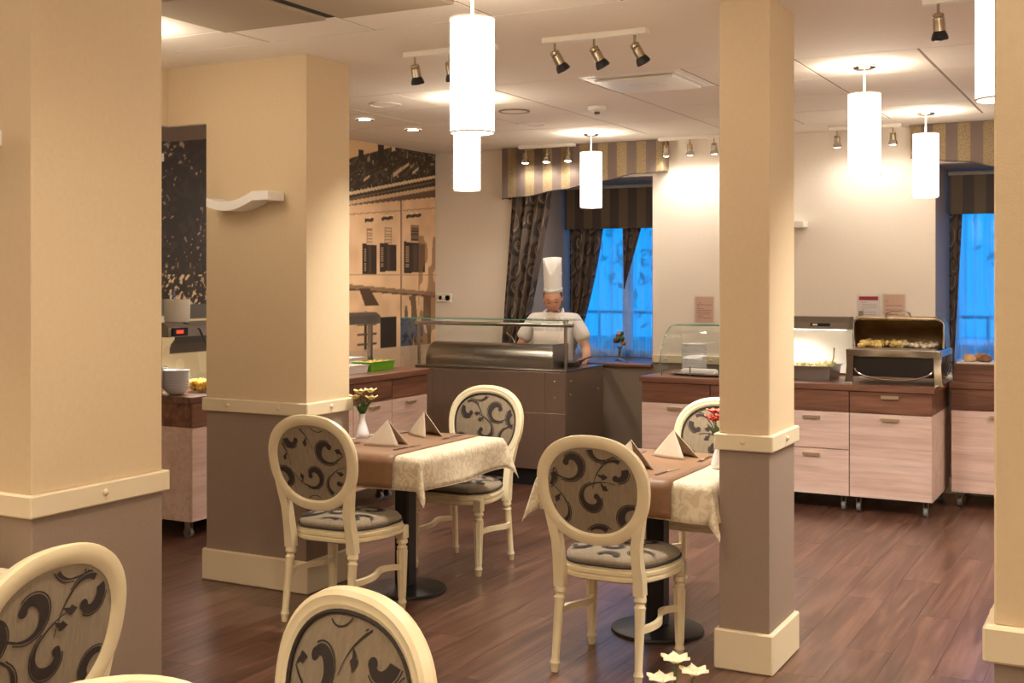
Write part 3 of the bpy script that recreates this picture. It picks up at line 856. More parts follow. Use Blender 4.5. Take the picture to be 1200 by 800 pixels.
cloth(*T2, 'ivory damask cloth on the table with the red flowers', seed=2)
runner(*T2, 'brown satin runner on the table with the red flowers', xo=-.03)
napkin(-2.00, 4.86, math.radians(-25), 'beige tent napkin next to the near chair at the red-flower table')
napkin(-1.94, 5.27, math.radians(160), 'beige tent napkin before the chair half hidden by the pillar')
knife(-1.82, 4.84, math.radians(-8), 'bright knife on runner at the red-flower table\'s near place')
fork(-2.14, 4.86, math.radians(5), 'fork on runner at the red-flower table\'s near place')
knife(-2.13, 5.26, math.radians(176), 'knife on runner at the red-flower table\'s far place')
fork(-1.79, 5.25, math.radians(184), 'fork on runner at the red-flower table\'s far place')
flower_vase(-1.66, 5.06, 'white porcelain vase with salmon red blossoms', M_petalp, seed=4, buds=6)
table(*T3, 'pedestal table just below the picture, in front of the camera', .36, .36)
cloth(*T3, 'ivory cloth on the table just below the picture', .363, .363, seed=3)
flower_vase(-.60, 1.63, 'vase with ivory blossoms peeking in at the bottom edge', M_petalw, seed=6, buds=3, h=.14, hh=.20, ps=.6, spr=.6)
table(*T4, 'table at the lower left edge behind the large oval-back chair', .33, .36)
cloth(*T4, 'ivory cloth on the table at the lower left edge', .333, .363, seed=5)
runner(*T4, 'brown runner on the table at the lower left edge', .16, .367, xo=-.05)

# ------------------------------------------------------------------ wall ledges
def ledge(label, x, y, z, rz=0.0, w_=.47):
    t = thing('wall_ledge', label, 'shelf', (x, y, z), rz)
    top = []; n = 18
    for k in range(n + 1):
        q = k / n; top.append((-w_ / 2 + w_ * .74 * q, .020 - .034 * math.sin(PI * (q * .9 + .05)) + .022 * q * q))
    poly = top + [(p, q - .046) for p, q in reversed(top)]
    MB().prism(poly, lambda p, q, d: (p, -d, q), 0, .13).build('curved_board', M_white, t, 50)
    e = top[-1]
    MB().box(e[0] - .004, w_ / 2, -.13, 0, e[1] - .046, e[1] + .002, .003).build('end_block', M_white, t, 0)
    return t
ledge('curved white ledge on the wide pillar beside the first table', -4.055, 4.808, 1.975, 0, .40)
ledge('curved white ledge at the very left edge on the near pillar', -3.205, 2.405, 1.975)
ledge('small white ledge at the edge of the dark tree mural', -5.40, 5.32, 2.28, 0)
ledge('white ledge high on the back wall right of the slim pillar', -2.56, YB, 1.975)

# ------------------------------------------------------------------ mural
def mural():
    y0, y1, z0, z1, st = 4.75, 9.235, .12, 2.695, .009
    ny, nz = int((y1 - y0) / st) + 1, int((z1 - z0) / st) + 1
    Y, Z = np.meshgrid(np.linspace(y0, y1, ny), np.linspace(z0, z1, nz))
    rs = np.random.RandomState(5)
    def noise(fy, fz, ang=0):
        a, b_ = Y * math.cos(ang) + Z * math.sin(ang), -Y * math.sin(ang) + Z * math.cos(ang)
        g = rs.rand(257, 257); p, q = a * fy + 60, b_ * fz + 60
        i, j = np.floor(p).astype(int), np.floor(q).astype(int); f, h = p - i, q - j
        f = f * f * (3 - 2 * f); h = h * h * (3 - 2 * h); i %= 256; j %= 256
        return g[i, j] * (1 - f) * (1 - h) + g[i + 1, j] * f * (1 - h) + g[i, j + 1] * (1 - f) * h + g[i + 1, j + 1] * f * h
    col = np.zeros((nz, ny, 3)); col[:] = (224, 186, 146)
    def put(mask, c, a=1.0):
        m_ = (mask * a)[..., None] if not isinstance(a, np.ndarray) else (mask * a)[..., None]
        col[:] = col * (1 - m_) + np.array(c) * m_
    n1, n2, n3 = noise(9, 9), noise(40, 40), noise(22, 60, .4)
    col += ((n1 - .5) * 26)[..., None]
    s = (Y - 8.02) / 1.215                                   # along the facade
    line = lambda a, c_: a + (c_ - a) * s
    eave1, eave2, band = line(2.277, 2.493), line(2.201, 2.393), line(2.173, 2.308)
    put(Z > eave1, (58, 47, 37)); rt = (Z > eave1)
    put(rt & (n3 > .62), (92, 78, 60), .8); put(rt & (n2 > .86), (190, 165, 130), .8)
    sky = line(2.527, 2.83); put(Z > sky + .04 * (s < .42) + .25 * (s > .46), (228, 190, 142))
    put((abs(Y - 8.37) < .045) & (Z > 2.52), (52, 40, 30)); put((abs(Y - 8.08) < .035) & (Z > 2.56) & (Z < 2.63), (52, 40, 30))
    for (a, c_, w_) in ((8.16, 2.40, .03), (8.62, 2.49, .045), (8.75, 2.55, .03), (8.9, 2.52, .03)):
        put((abs(Y - a) < w_ * 1.6) & (abs(Z - c_ - (Y - a) * .5) < w_ * .4), (214, 184, 148))
    put(abs(Z - eave1) < .013, (226, 198, 160)); put((Z < eave1 - .013) & (Z > eave2), (66, 52, 40)); put(abs(Z - eave1 + .045) < .006, (120, 98, 74))
    put(abs(Z - eave2) < .016, (214, 180, 140)); put((Z < eave2 - .016) & (Z > band), (92, 70, 52), .85)
    put(abs(Z - line(2.10, 2.21)) < .005, (176, 138, 104)); put((abs(Y - 8.675) < .012) & (Z < band), (112, 84, 62)); put((abs(Y - 8.69) < .005) & (Z < band), (214, 178, 140))
    for a, b2, zt, zb, tz in ((8.10, 8.30, 1.86, 1.62, 1.985), (8.345, 8.60, 1.872, 1.65, 2.01), (8.72, 9.06, 1.895, 1.64, 2.046), (7.70, 7.92, 1.85, 1.6, 1.97), (7.30, 7.5, 1.84, 1.6, 1.95)):
        wd = b2 - a
        put((Y > a + .03) & (Y < a + wd * .8) & (abs(Z - tz - .065 - (Y - a) * .1) < .017), (66, 50, 38)); put((Y > a + .03) & (Y < a + wd * .85) & (abs(Z - tz - .083 - (Y - a) * .1) < .006), (238, 206, 168))
        put((Y > a + wd * .3) & (Y < a + wd * .72) & (Z < tz) & (Z > zt), (150, 116, 88)); put((Y > a + wd * .34) & (Y < a + wd * .68) & (Z < tz - .01) & (Z > zt) & (np.sin(Z * 260) > -.2), (220, 184, 146) if wd < .3 else (70, 54, 42))
        put((Y > a) & (Y < b2) & (Z < zt - (Y - a) * .04) & (Z > zb - .02 + (Y - a) * .03), (50, 36, 27))
        put((Y > a + .02) & (Y < a + wd * .24) & (Z < zt - .03) & (Z > zb + .02) & (np.sin(Z * 330) > .1), (186, 152, 118))
        put((Y > a + wd * .42) & (Y < a + wd * .62) & (Z < zt - .02) & (Z > zb), (78, 60, 46))
    put(abs(Z - line(1.605, 1.605)) < .006, (182, 146, 110)); put(abs(Z - line(1.499, 1.429)) < .022, (150, 116, 86)); put(abs(Z - line(1.48, 1.41)) < .007, (92, 70, 52))
    put((Y > 8.95) & (noise(14, 5) > .55) & (Z < 1.95) & (Z > .95), (136, 100, 70), .7); put((Y > 8.7) & (Y < 9.2) & (noise(16, 4) > .55) & (Z < 1.42), (92, 68, 48), .8)
    put((Y > 8.05 + (1.49 - Z) * .6) & (Y < 8.20 + (1.49 - Z) * 1.0) & (Z < 1.49) & (Z > 1.35), (82, 58, 42))
    put((Y > 8.36) & (Y < 8.60) & (Z < 1.25) & (Z > .99), (40, 30, 24)); put((Y > 8.12) & (Y < 8.16) & (Z < 1.3) & (Z > .97), (60, 46, 36)); put((Y > 8.02) & (Y < 8.3) & (abs(np.sin(Z * 38)) > .93) & (Z < 1.2) & (Z > .97), (96, 76, 58))
    bl = (Y > 8.66) & (Y < 9.02) & (Z < 1.23) & (Z > .9); put(bl & (n1 > .38), (78, 88, 112)); put(bl & (n2 > .7), (42, 40, 44))
    put(Z < .99, (206, 178, 146), .9)
    # the tree half
    tr = Y < 6.9; put(tr, (214, 204, 168)); put(tr & (n1 > .5), (196, 184, 146), .7)
    dark = tr & (Z > 1.40 + .03 * np.sin(Y * 21)); put(dark, (44, 36, 32)); put(dark & (noise(30, 30) > .6), (62, 50, 42), .7)
    put(dark & (noise(44, 38, .5) > .84) & (noise(6, 6) > .45), (196, 166, 132), .85); put(dark & (noise(60, 40) > .86) & (noise(4, 4) > .4), (150, 120, 92)); put(dark & (Z < 1.60) & (noise(40, 44, .9) > .74), (218, 190, 150))
    put(tr & (Z < 1.40) & (Z > 1.30), (92, 90, 84)); put(tr & (abs(Z - 1.12) < .045) & (noise(6, 10) > .40), (62, 54, 42)); put((Y > 5.95) & (Y < 6.35) & (abs(Z - 1.17) < .03), (48, 44, 38))
    car = tr & (((Y - 5.86) / .24) ** 2 + ((Z - 1.33) / .11) ** 2 < 1); put(car, (222, 220, 210)); put(car & (Z > 1.33) & (abs(Y - 5.86) < .15), (96, 100, 100))
    col = np.clip(col, 0, 255)
    me = bpy.data.meshes.new('mural')
    co = np.stack([np.full_like(Y, -5.688), Y, Z], -1).reshape(-1, 3).astype(np.float32)
    idx = np.arange(ny * nz).reshape(nz, ny)
    q = np.stack([idx[:-1, :-1], idx[:-1, 1:], idx[1:, 1:], idx[1:, :-1]], -1).reshape(-1, 4).astype(np.int32)
    me.vertices.add(len(co)); me.vertices.foreach_set('co', co.ravel())
    me.loops.add(q.size); me.loops.foreach_set('vertex_index', q.ravel())
    me.polygons.add(len(q)); me.polygons.foreach_set('loop_start', np.arange(0, q.size, 4, dtype=np.int32))
    me.update(calc_edges=True)
    at = me.color_attributes.new('print', 'FLOAT_COLOR', 'POINT')
    c_ = col.reshape(-1, 3) / 255.; c_ = np.where(c_ <= .04045, c_ / 12.92, ((c_ + .055) / 1.055) ** 2.4)
    at.data.foreach_set('color', np.concatenate([c_, np.ones((len(c_), 1))], 1).astype(np.float32).ravel())
    m = bpy.data.materials.new('printed_mural'); m.use_nodes = True; t_ = NT(m); bs = t_.n['Principled BSDF']
    a = t_.add('ShaderNodeAttribute', attribute_name='print'); t_.link(a.outputs['Color'], bs.inputs['Base Color']); bs.inputs['Roughness'].default_value = .6
    me.materials.append(m)
    t = thing('photo_mural', 'sepia photo mural of an old shuttered house and dark trees', 'mural', (0, 0, 0))
    o = bpy.data.objects.new('printed_sheet', me); C.objects.link(o); o.parent = t
    MB().box(-5.699, -5.690, y0, y1, z0, z1).build('backing_board', M_plast, t, 0)
mural()

# ------------------------------------------------------------------ buffet cabinets
def handle(parent, xc, z, y=-.018, w_=.115):
    b = MB(); b.box(xc - w_ / 2, xc + w_ / 2, y - .022, y - .016, z - .011, z + .011, .002)
    b.box(xc - w_ / 2, xc + w_ / 2, y - .018, y, z + .006, z + .011)
    return b.build('handle', M_handle, parent, 0)
def caster(parent, x, y, h):
    t = MB(); t.box(x - .028, x + .028, y - .028, y + .028, h - .006, h, .001); t.box(x - .017, x - .013, y - .012, y + .022, .022, h - .004); t.box(x + .013, x + .017, y - .012, y + .022, .022, h - .004)
    o = t.build('caster', M_steel, parent, 0)
    MB().cyl((x - .012, y + .006, .031), (x + .012, y + .006, .031), .031, None, 18).build('wheel', mat('grey_rubber', (120, 118, 118), .5), o)
def cabinet(label, loc, rz, wd, dp, style, zt=.82, sides=(True, True), group='buffet cabinets'):
    t = thing('buffet_cabinet', label, 'cabinet', loc, rz, group)
    zb = .105 if zt < .84 else .125; zw = zt - .147
    ml, md = M_wlight, M_wdark
    MB().box(.002, wd - .002, .002, dp, zb, zw).build('carcass', ml, t, 0)
    MB().box(.002, wd - .002, .002, dp, zw, zt).build('upper_carcass', md, t, 0)
    g = .003
    if style == 'double':
        f = MB().box(g, wd - g, -.018, 0, zw + g, zt - g, .0015).build('drawer_front', md, t, 0); handle(f, wd / 2, zt - .035)
    else:
        MB().box(g, wd - g, -.018, 0, zw + g, zt - g, .0015).build('fascia', md, t, 0)
    if style == 'drawers':
        zm = (zb + zw) / 2 + .03
        for a, c_ in ((zb, zm), (zm, zw)):
            f = MB().box(g, wd - g, -.018, 0, a + g, c_ - g, .0015).build('drawer_front', ml, t, 0); handle(f, wd * .48, c_ - .042)
    else:
        f = MB().box(g, wd - g, -.018, 0, zb + g, zw - g, .0015).build('door', ml, t, 0); handle(f, wd / 2, zw - .038)
    for x in (.05, wd - .05):
        for y in (.05, dp - .05): caster(t, x, y, zb)
    return t
YC, DC = 8.218, .75
xs = [-3.28, -2.757, -2.270, -1.780, -1.246]
lab = ['pale wood buffet cabinet at the left end, under the glass plate case', 'pale wood buffet cabinet behind the slim pillar', 'buffet cabinet with two stacked pale drawers right of the slim pillar', 'pale wood buffet cabinet with handled walnut drawer under the chafing dish']
for i in range(4): cabinet(lab[i], (xs[i], YC, 0), 0, xs[i + 1] - xs[i], DC, ['door', 'door', 'drawers', 'double'][i])
def worktop(label, x0, x1, y0, y1, z0, z1, m=None):
    o = MB().box(x0, x1, y0, y1, z0, z1, .003).build('worktop', m or M_wdark, None, 0)
    return tag(o, label, 'worktop')
worktop('long walnut worktop over the back buffet cabinets', -3.295, -1.232, 8.185, 8.985, .82, .86)
cabinet('pale wood buffet cabinet at the right end, below the pastry case', (-1.20, 8.72, 0), 0, .62, .5, 'door')
worktop('walnut worktop of the right-end cabinet under the pastry case', -1.212, -.56, 8.69, 9.235, .82, .86)
o = MB().box(-1.190, -.58, 8.76, 9.20, .8605, .985, .003).build('walnut_riser', M_wdark, None, 0); tag(o, 'walnut riser box lifting the pastry case', 'riser')
for i, (ya, yb_) in enumerate(((7.13, 7.60), (6.66, 7.13), (6.19, 6.66))):
    cabinet(['pale wood side cabinet next to the steel cooking counter', 'pale wood side cabinet behind the lily vase', 'pale wood side cabinet hidden behind the wide pillar'][i], (-4.77, ya, 0), PI / 2, yb_ - ya, .80, 'door', .863)
worktop('walnut worktop of the side buffet below the house mural', -5.60, -4.735, 6.17, 7.615, .863, .905, M_wdarky)
cabinet('pale wood cabinet below the tree mural carrying stacked bowls', (-5.105, 5.47, 0), PI / 2, .5, .54, 'door')
cabinet('second pale wood cabinet below the tree mural', (-5.105, 5.97, 0), PI / 2, .2, .54, 'door')
worktop('walnut worktop with stacked bowls below the tree mural', -5.665, -5.085, 5.45, 6.168, .82, .86, M_wdarky)

# ------------------------------------------------------------------ rolltop chafing dish
t = thing('chafing_dish', 'polished rolltop chafing dish with open lid on the buffet', 'chafing dish', (-1.515, 8.56, .86))
hw, hd = .285, .235
for sx in (-1, 1):
    for sy in (-1, 1):
        b = MB(); b.loft([[(sx * (hw + o_) + q * .024 * e[0], sy * (hd + .0) + .016 * e[1], z) for e in ((-1, -1), (1, -1), (1, 1), (-1, 1))] for o_, q, z in ((.012, 1.15, 0), (.006, 1.0, .03), (0, .95, .12), (0, 1.05, .20), (0, 1.1, .232))])
        b.build('leg', M_chrome, t, 30)
b = MB(); b.box(-hw - .02, hw + .02, -hd - .018, hd + .018, .185, .236, .006); b.build('rim_frame', M_chrome, t, 0)
MB().box(-hw + .005, hw - .005, -hd + .02, hd - .02, .05, .19, .004).build('water_pan', mat('dark_pan_steel', (60, 56, 52), .35, metal=.9), t, 0)  # water pan in a darker steel than the food pan
b = MB(); pts = []
for k in range(13):
    a = PI * k / 12; pts.append((-(hw - .03) * math.cos(a), -hd - .006, .105 - .075 * math.sin(a)))
b.tube(pts, .007, 8); b.build('lower_brace', M_chrome, t)
b = MB(); pts = [(hw + .012, hd * math.cos(PI * k / 12), .15 - .10 * math.sin(PI * k / 12)) for k in range(13)]; b.tube(pts, .007, 8); b.build('lower_brace', M_chrome, t)
b = MB(); pts = [(-hw - .012, hd * math.cos(PI * k / 12), .15 - .10 * math.sin(PI * k / 12)) for k in range(13)]; b.tube(pts, .007, 8); b.build('lower_brace', M_chrome, t)
b = MB(); b.box(-hw + .02, hw - .02, -hd + .03, hd - .03, .232, .244); b.build('food_pan', M_steel, t, 0)
# open lid: quarter drum rolled back, hollow side to the front
b = MB(); n = 14; R = hd + .005; rings = []
def lidring(inset, th0=PI * .98, th1=PI * .36):
    return [(inset, math.cos(th1 + (th0 - th1) * k / n)) for k in range(n + 1)]
outer = []; HL = .215
for xx, f in ((-hw - .012, .86), (-hw + .0, .95), (-hw + .03, 1.0), (hw - .03, 1.0), (hw, .95), (hw + .012, .86)):
    outer.append([(xx, R * f * math.sin(-PI * .12 + PI * .62 * k / n), .236 + HL * f * math.cos(-PI * .12 + PI * .62 * k / n)) for k in range(n + 1)])
b.loft(outer, False, False, False)
lid = b.build('rolltop_lid', M_bronze, t, 60); md = lid.modifiers.new('thick', 'SOLIDIFY'); md.thickness = .005; md.offset = 1
for sx in (-1, 1):
    e = outer[0] if sx < 0 else outer[-1]
    c_ = MB(); pts = [(e[0][0], 0.0, .236)] + [tuple(p) for p in e]
    c_.raw(pts + [(p[0] + .003 * sx, p[1], p[2]) for p in pts], [tuple(range(len(pts))), tuple(range(2 * len(pts) - 1, len(pts) - 1, -1))]); c_.build('lid_end', M_bronze, lid, 0)
fr_ = [o_[0] for o_ in outer]
MB().tube([(fr_[0][0], fr_[0][1], .24)] + fr_ + [(fr_[-1][0], fr_[-1][1], .24)], .007, 8).build('lid_lip', M_chrome, lid)
MB().tube([(-.085, -.05, .445), (-.075, -.07, .478), (-.04, -.075, .488), (.04, -.075, .488), (.075, -.07, .478), (.085, -.05, .445)], .008, 8).build('lid_handle', M_chrome, lid)
rd = random.Random(4)
def crumbs(parent, name, m, x0, x1, y0, y1, z, n, s0, s1):
    b = MB()
    for k in range(n):
        p = (rd.uniform(x0, x1), rd.uniform(y0, y1), z + rd.uniform(0, s1)); r = rd.uniform(s0, s1); a = rd.uniform(0, 3)
        b.lathe([(r * .4, -r * .8), (r, -r * .2), (r * .9, r * .4), (r * .3, r * .9)], p, 7, (math.cos(a) * .5, math.sin(a) * .5, 1))
    return tag(b.build(name, m, parent, 60), kind='stuff')
M_egg = mat('scrambled_egg', (226, 196, 120), .6, noise=.2, nscale=60)
crumbs(t, 'cooked_food', M_egg, -hw + .04, hw * .1, -.14, .12, .252, 120, .010, .022)
crumbs(t, 'pale_food', mat('pale_slices', (216, 198, 170), .6, noise=.1, nscale=40), .04, hw - .04, -.14, .12, .250, 60, .010, .018)

# ------------------------------------------------------------------ heat lamp bridge and gastro pans on the buffet
t = thing('heat_lamp_bridge', 'steel heat lamp bridge over the gastronorm pan on the buffet', 'food warmer', (-2.25, 8.74, .86))
for x in (-.20, .41):
    MB().cyl((x, .12, 0), (x, .12, .48), .017, None, 14).build('post', M_steel, t)
    MB().cyl((x, .12, .43), (x, 0, .43), .014).build('arm', M_steel, t)
h = MB(); h.prism([(-.10, .35), (.09, .35), (.10, .385), (.06, .44), (-.07, .44), (-.10, .40)], lambda p, q, d: (d, p, q), -.25, .37); h.build('lamp_hood', M_steel, t, 0)
MB().box(.10, .24, -.104, -.100, .372, .395, .001).build('control_plate', M_dark, t, 0)
MB().box(.115, .15, -.107, -.1035, .377, .390).build('rocker_switch', M_plast, t, 0)
for x in (-.12, .06, .24): MB().cyl((x - .08, 0, .352), (x + .09, 0, .352), .010).build('heat_tube', emis('heat_tube_glow', (1, .88, .72), 9), t)
light('SPOT', (-.05, 0, .33), 9, COOL, t, .10, (0, 0, 0), 150, .8)
MB().box(-.22, .37, .16, .168, .02, .34, .002).build('back_panel', M_white, t, 0)
def gn_pan(label, x, y, z, wx, wy, h, m, food, fm, lip=True, cat='food pan', nm='gastro_pan', rz=0.0):
    t = thing(nm, label, cat, (x, y, z), rz)
    b = MB()
    o_, i_ = (lambda f, zz: [(-wx * f, -wy * f, zz), (wx * f, -wy * f, zz), (wx * f, wy * f, zz), (-wx * f, wy * f, zz)]), None
    b.loft([o_(.90, 0), o_(.97, h), o_(1.03 if lip else 1.0, h), o_(1.03 if lip else 1.0, h + .005), o_(.93, h + .005), o_(.92, h * .72)], True, True, True)
    b.build('tray_body', m, t, 0)
    crumbs(t, food, fm, -wx * .85, wx * .85, -wy * .85, wy * .85, h * .85, 70, wx * .06, wx * .13)
    return t
gn_pan('steel gastronorm pan of salad between pillar and chafing dish', -2.15, 8.58, .8605, .20, .17, .095, M_steel, 'salad', mat('pale_salad', (222, 212, 150), .6, noise=.3, nscale=40))
b = MB(); b.tube([(0, 0, 0), (.02, -.03, .05), (.03, -.06, .12)], .005, 6); o = b.build('serving_tongs', M_chrome, None); o.location = (-1.99, 8.60, .965); tag(o, 'chrome serving tongs standing in the gastronorm pan', 'tongs')

# ------------------------------------------------------------------ glass plate case
t = thing('glass_display_case', 'curved glass display case over stacked plates on the buffet', 'display case', (-2.86, 8.60, .86))
L = .33
prof = [(-.27, .015)] + [(-.27 + .30 * (1 - math.cos(PI / 2 * k / 12)) , .015 + .345 * math.sin(PI / 2 * k / 12)) for k in range(1, 13)] + [(.20, .36)]
b = MB(); b.loft([[(-L, p, q) for p, q in prof], [(L, p, q) for p, q in prof]], False, False, False)
g_ = b.build('curved_glass', M_glass, t, 60)
poly = prof + [(.20, .015)]
for sx in (-1, 1):
    MB().prism(poly, lambda p, q, d: (sx * L + d, p, q), -.003, .003).build('end_glass', M_glass, t, 0)
    MB().tube([(sx * L, p, q) for p, q in prof], .0035, 6).build('glass_edge', M_gedge, t)
MB().tube([(-L, .20, .36), (L, .20, .36)], .0035, 6).build('glass_edge', M_gedge, t)
MB().tube([(-L, .03, .36), (L, .03, .36)], .0035, 6).build('glass_edge', M_gedge, t)
MB().box(-L, L, .19, .20, .015, .36).build('back_glass', M_glass, t, 0)
for x in (-L + .01, -.1, .12, L - .01): MB().cyl((x, -.25, 0), (x, -.25, .07), .005).build('edge_post', M_steel, t)
tr_ = MB(); tr_.loft([[(.30 * f * math.cos(a), .20 * f * math.sin(a) - .04, z) for a in [2 * PI * k / 40 for k in range(40)]] for f, z in ((.9, 0), (1, .012), (1.03, .014), (1.0, .016), (.9, .004))]); o = tr_.build('oval_tray', M_chrome, None, 40); o.location = (-2.86, 8.58, .8605)
tag(o, 'oval chrome tray under the plate stacks', 'tray')
def plate_stack(x, y, z, n, r, pitch, label_fn, group, bowl=False, nm='dinner_plate'):
    prof = [(r * .55, 0), (r * .6, .001), (r * .7, .006), (r * .985, .0135), (r, .016), (r, .019), (r * .985, .0205), (r * .7, .0095), (.001, .006)] if not bowl else \
        [(r * .42, 0), (r * .5, .002), (r * .78, .022), (r * .97, .044), (r, .046), (r * .97, .047), (r * .74, .026), (.001, .008)]
    me = None
    for k in range(n):
        if me is None:
            o = MB().lathe(prof, (0, 0, 0), 28).build(nm, M_porc, None, 50); me = o.data
        else:
            o = bpy.data.objects.new(nm, me); C.objects.link(o)
        o.location = (x, y, z + k * pitch)
        tag(o, label_fn(k, n), 'bowl' if bowl else 'plate', group)
ORD = 'first second third fourth fifth sixth seventh eighth ninth tenth eleventh twelfth thirteenth fourteenth fifteenth sixteenth seventeenth eighteenth nineteenth'.split()
def plab(where):
    def f(k, n):
        if k == n - 1: return 'topmost white plate of the stack ' + where
        if k == 0: return 'lowest white plate of the stack ' + where
        return ORD[n - 1 - k] + ' white plate from the top of the stack ' + where
    return f
plate_stack(-3.035, 8.66, .874, 19, .095, .0105, plab('at the left in the glass case'), 'plates in the left stack of the glass case')
plate_stack(-2.74, 8.66, .874, 18, .095, .0105, plab('by the slim pillar'), 'plates in the right stack of the glass case')
t = thing('serving_dish', 'shallow white dish at the front of the glass case', 'dish', (-2.90, 8.44, .876))
MB().box(-.15, .11, -.04, .04, 0, .03, .006).build('dish_body', M_porc, t, 0)
MB().box(-.14, .10, -.032, .032, .0295, .034, .002).build('dish_lining', M_white, t, 0)

# ------------------------------------------------------------------ pastry case
t = thing('pastry_case', 'clear acrylic pastry case on the walnut riser', 'display case', (-.90, 8.96, .986))
b = MB(); w2, d2 = .275, .17
for a in ((-w2, -w2 + .004, -d2, d2, .01, .17), (w2 - .004, w2, -d2, d2, .01, .17), (-w2, w2, -d2, -d2 + .004, .01, .17), (-w2, w2, d2 - .004, d2, .01, .17), (-w2, w2, -d2, d2, .17, .175)):
    MB().box(*a).build('acrylic_panel', M_acryl, t, 0)
MB().box(-w2, w2, -d2, d2, 0, .01, .002).build('acrylic_base', M_plast, t, 0)
M_bun = mat('baked_crust', (196, 138, 84), .55, noise=.3, nscale=25); M_bun2 = mat('pale_pastry', (216, 170, 116), .55, noise=.25, nscale=25); M_bun3 = mat('dark_pastry', (142, 92, 56), .55, noise=.3, nscale=25)
spec_ = [(-1.10, 8.87, 'round pale bun at the left of the pastry case', M_bun2), (-1.0, 8.88, 'dark twisted pastry beside the pale bun', M_bun3), (-.89, 8.87, 'golden bun in the middle of the pastry case', M_bun), (-1.04, 8.99, 'golden pastry at the back of the pastry case', M_bun), (-.78, 8.9, 'golden bun near the right pillar in the pastry case', M_bun), (-.88, 9.02, 'pale pastry behind the golden bun', M_bun2)]
for x, y, l_, m_ in spec_:
    t = thing('pastry', l_, 'pastry', (x, y, .9965)); MB().lathe([(.030, 0), (.044, .008), (.046, .022), (.036, .040), (.016, .050), (.001, .052)], (0, 0, 0), 18).build('bun', m_, t, 60)
    MB().tube([(-.03, 0, .044), (-.01, .008, .0525), (.01, -.008, .0525), (.03, 0, .044)], .004, 6).build('crust_ridge', M_bun2, t)

# ------------------------------------------------------------------ notices on the back wall
def notice(label, x, z, wd, h, m, head=None, rows=7, ink=(120, 84, 66), seed=1):
    t = thing('wall_notice', label, 'notice', (x, YB, z))
    rd = random.Random(seed)
    MB().box(-wd / 2, wd / 2, -.004, -.0005, -h / 2, h / 2).build('paper_sheet', m, t, 0)
    MB().box(-wd / 2 - .012, wd / 2 + .012, -.0065, -.0045, -h / 2 - .012, h / 2 + .012).build('acrylic_cover', M_acryl, t, 0)
    mi = mat('ink_%d_%d_%d' % ink, ink, .8)
    if head: MB().box(-wd / 2 + .004, wd / 2 - .004, -.0043, -.004, h / 2 - .034, h / 2 - .006).build('heading_band', head, t, 0)
    b = MB()
    for k in range(rows):
        zz = h / 2 - .05 - (h - .07) * k / max(1, rows); x0 = -wd / 2 + rd.uniform(.012, .03)
        while x0 < wd / 2 - .025:
            q = rd.uniform(.006, .018); b.box(x0, min(x0 + q, wd / 2 - .012), -.0043, -.004, zz - .0022, zz + .0022); x0 += q + .004
            if rd.random() < .1: break
    b.build('text_lines', mi, t, 0)
M_pink = mat('salmon_paper', (226, 186, 160), .7); M_wp = mat('white_paper', (236, 228, 220), .7)
notice('salmon paper notice above the glass plate case', -3.158, 1.325, .150, .205, M_pink, None, 9, seed=2)
notice('white notice with red heading above the chafing dish', -1.864, 1.345, .150, .20, M_wp, mat('crimson_print', (178, 30, 52), .6), 7, (190, 150, 146), 3)
notice('salmon paper notice right of the red-headed one', -1.677, 1.355, .155, .20, M_pink, None, 4, seed=4)
b = thing('wall_socket', 'white double socket plate beside the house mural', 'socket', (-5.60, YB, 1.40))
MB().box(-.078, .078, -.012, 0, -.040, .040, .004).build('face_plate', M_plast, b, 0)
for x in (-.038, .038): MB().lathe([(.024, 0), (.024, .002), (.019, .0025), (.019, -.004)], (x, -.012, 0), 18, (0, -1, 0)).build('socket_ring', M_dark if x > 0 else M_plast, b)

# ------------------------------------------------------------------ window ornament
t = thing('sill_ornament', 'gold and red ornament on a glass foot standing on the window sill', 'ornament', (-4.0, 9.5, .871))
MB().lathe([(.045, 0), (.04, .006), (.010, .02), (.008, .06), (.014, .075), (.008, .09), (.02, .115), (.03, .125), (.001, .125)], (0, 0, 0), 18).build('glass_foot', M_chrome, t, 60)
M_orn = [mat('gold_orange', (206, 120, 50), .4, noise=.3, nscale=40), mat('deep_red', (140, 40, 34), .5), M_leaf]
for k in range(9):
    a = k * 2.4; r = .034 if k < 6 else .014; z = .15 + .02 * (k % 3) + (.04 if k >= 6 else 0)
    MB().lathe([(.004, -.022), (.02, -.012), (.023, 0), (.018, .014), (.004, .022)], (r * math.cos(a), r * math.sin(a), z), 10).build('ball', M_orn[k % 3], t, 60)
MB().lathe([(.020, .18), (.020, .255), (.001, .257)], (0, 0, 0), 14).build('candle', M_petalw, t, 60)

# ------------------------------------------------------------------ steel cooking counter
t = thing('cooking_counter', 'dark stainless steel cooking counter with glass guard, before the chef', 'counter', (-4.515, 8.10, 0))
X0, X1, D = -.665, .665, .70
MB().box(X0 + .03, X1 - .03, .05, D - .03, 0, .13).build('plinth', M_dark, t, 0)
xsn = [X0, X0 + .16, X1 - .17, X1 - .0]
for i in range(3):
    for a, c_ in ((.13, .56), (.56, .868)):
        MB().box(xsn[i] + .0015, xsn[i + 1] - .0015, 0, .02, a + .0015, c_ - .0015, .001).build('front_panel', M_steeld, t, 0)
MB().box(X1 - .018, X1, .021, D, .13, .868, .001).build('side_panel', M_steeld, t, 0)
MB().box(X0, X0 + .018, .021, D, .13, .868, .001).build('side_panel', M_steeld, t, 0)
MB().box(X0 + .018, X1 - .018, .021, D, .14, .14 + .02).build('bottom_shelf', M_steeld, t, 0)
MB().box(X0, X1, 0, D, .868, .886, .002).build('counter_top', M_steel, t, 0)
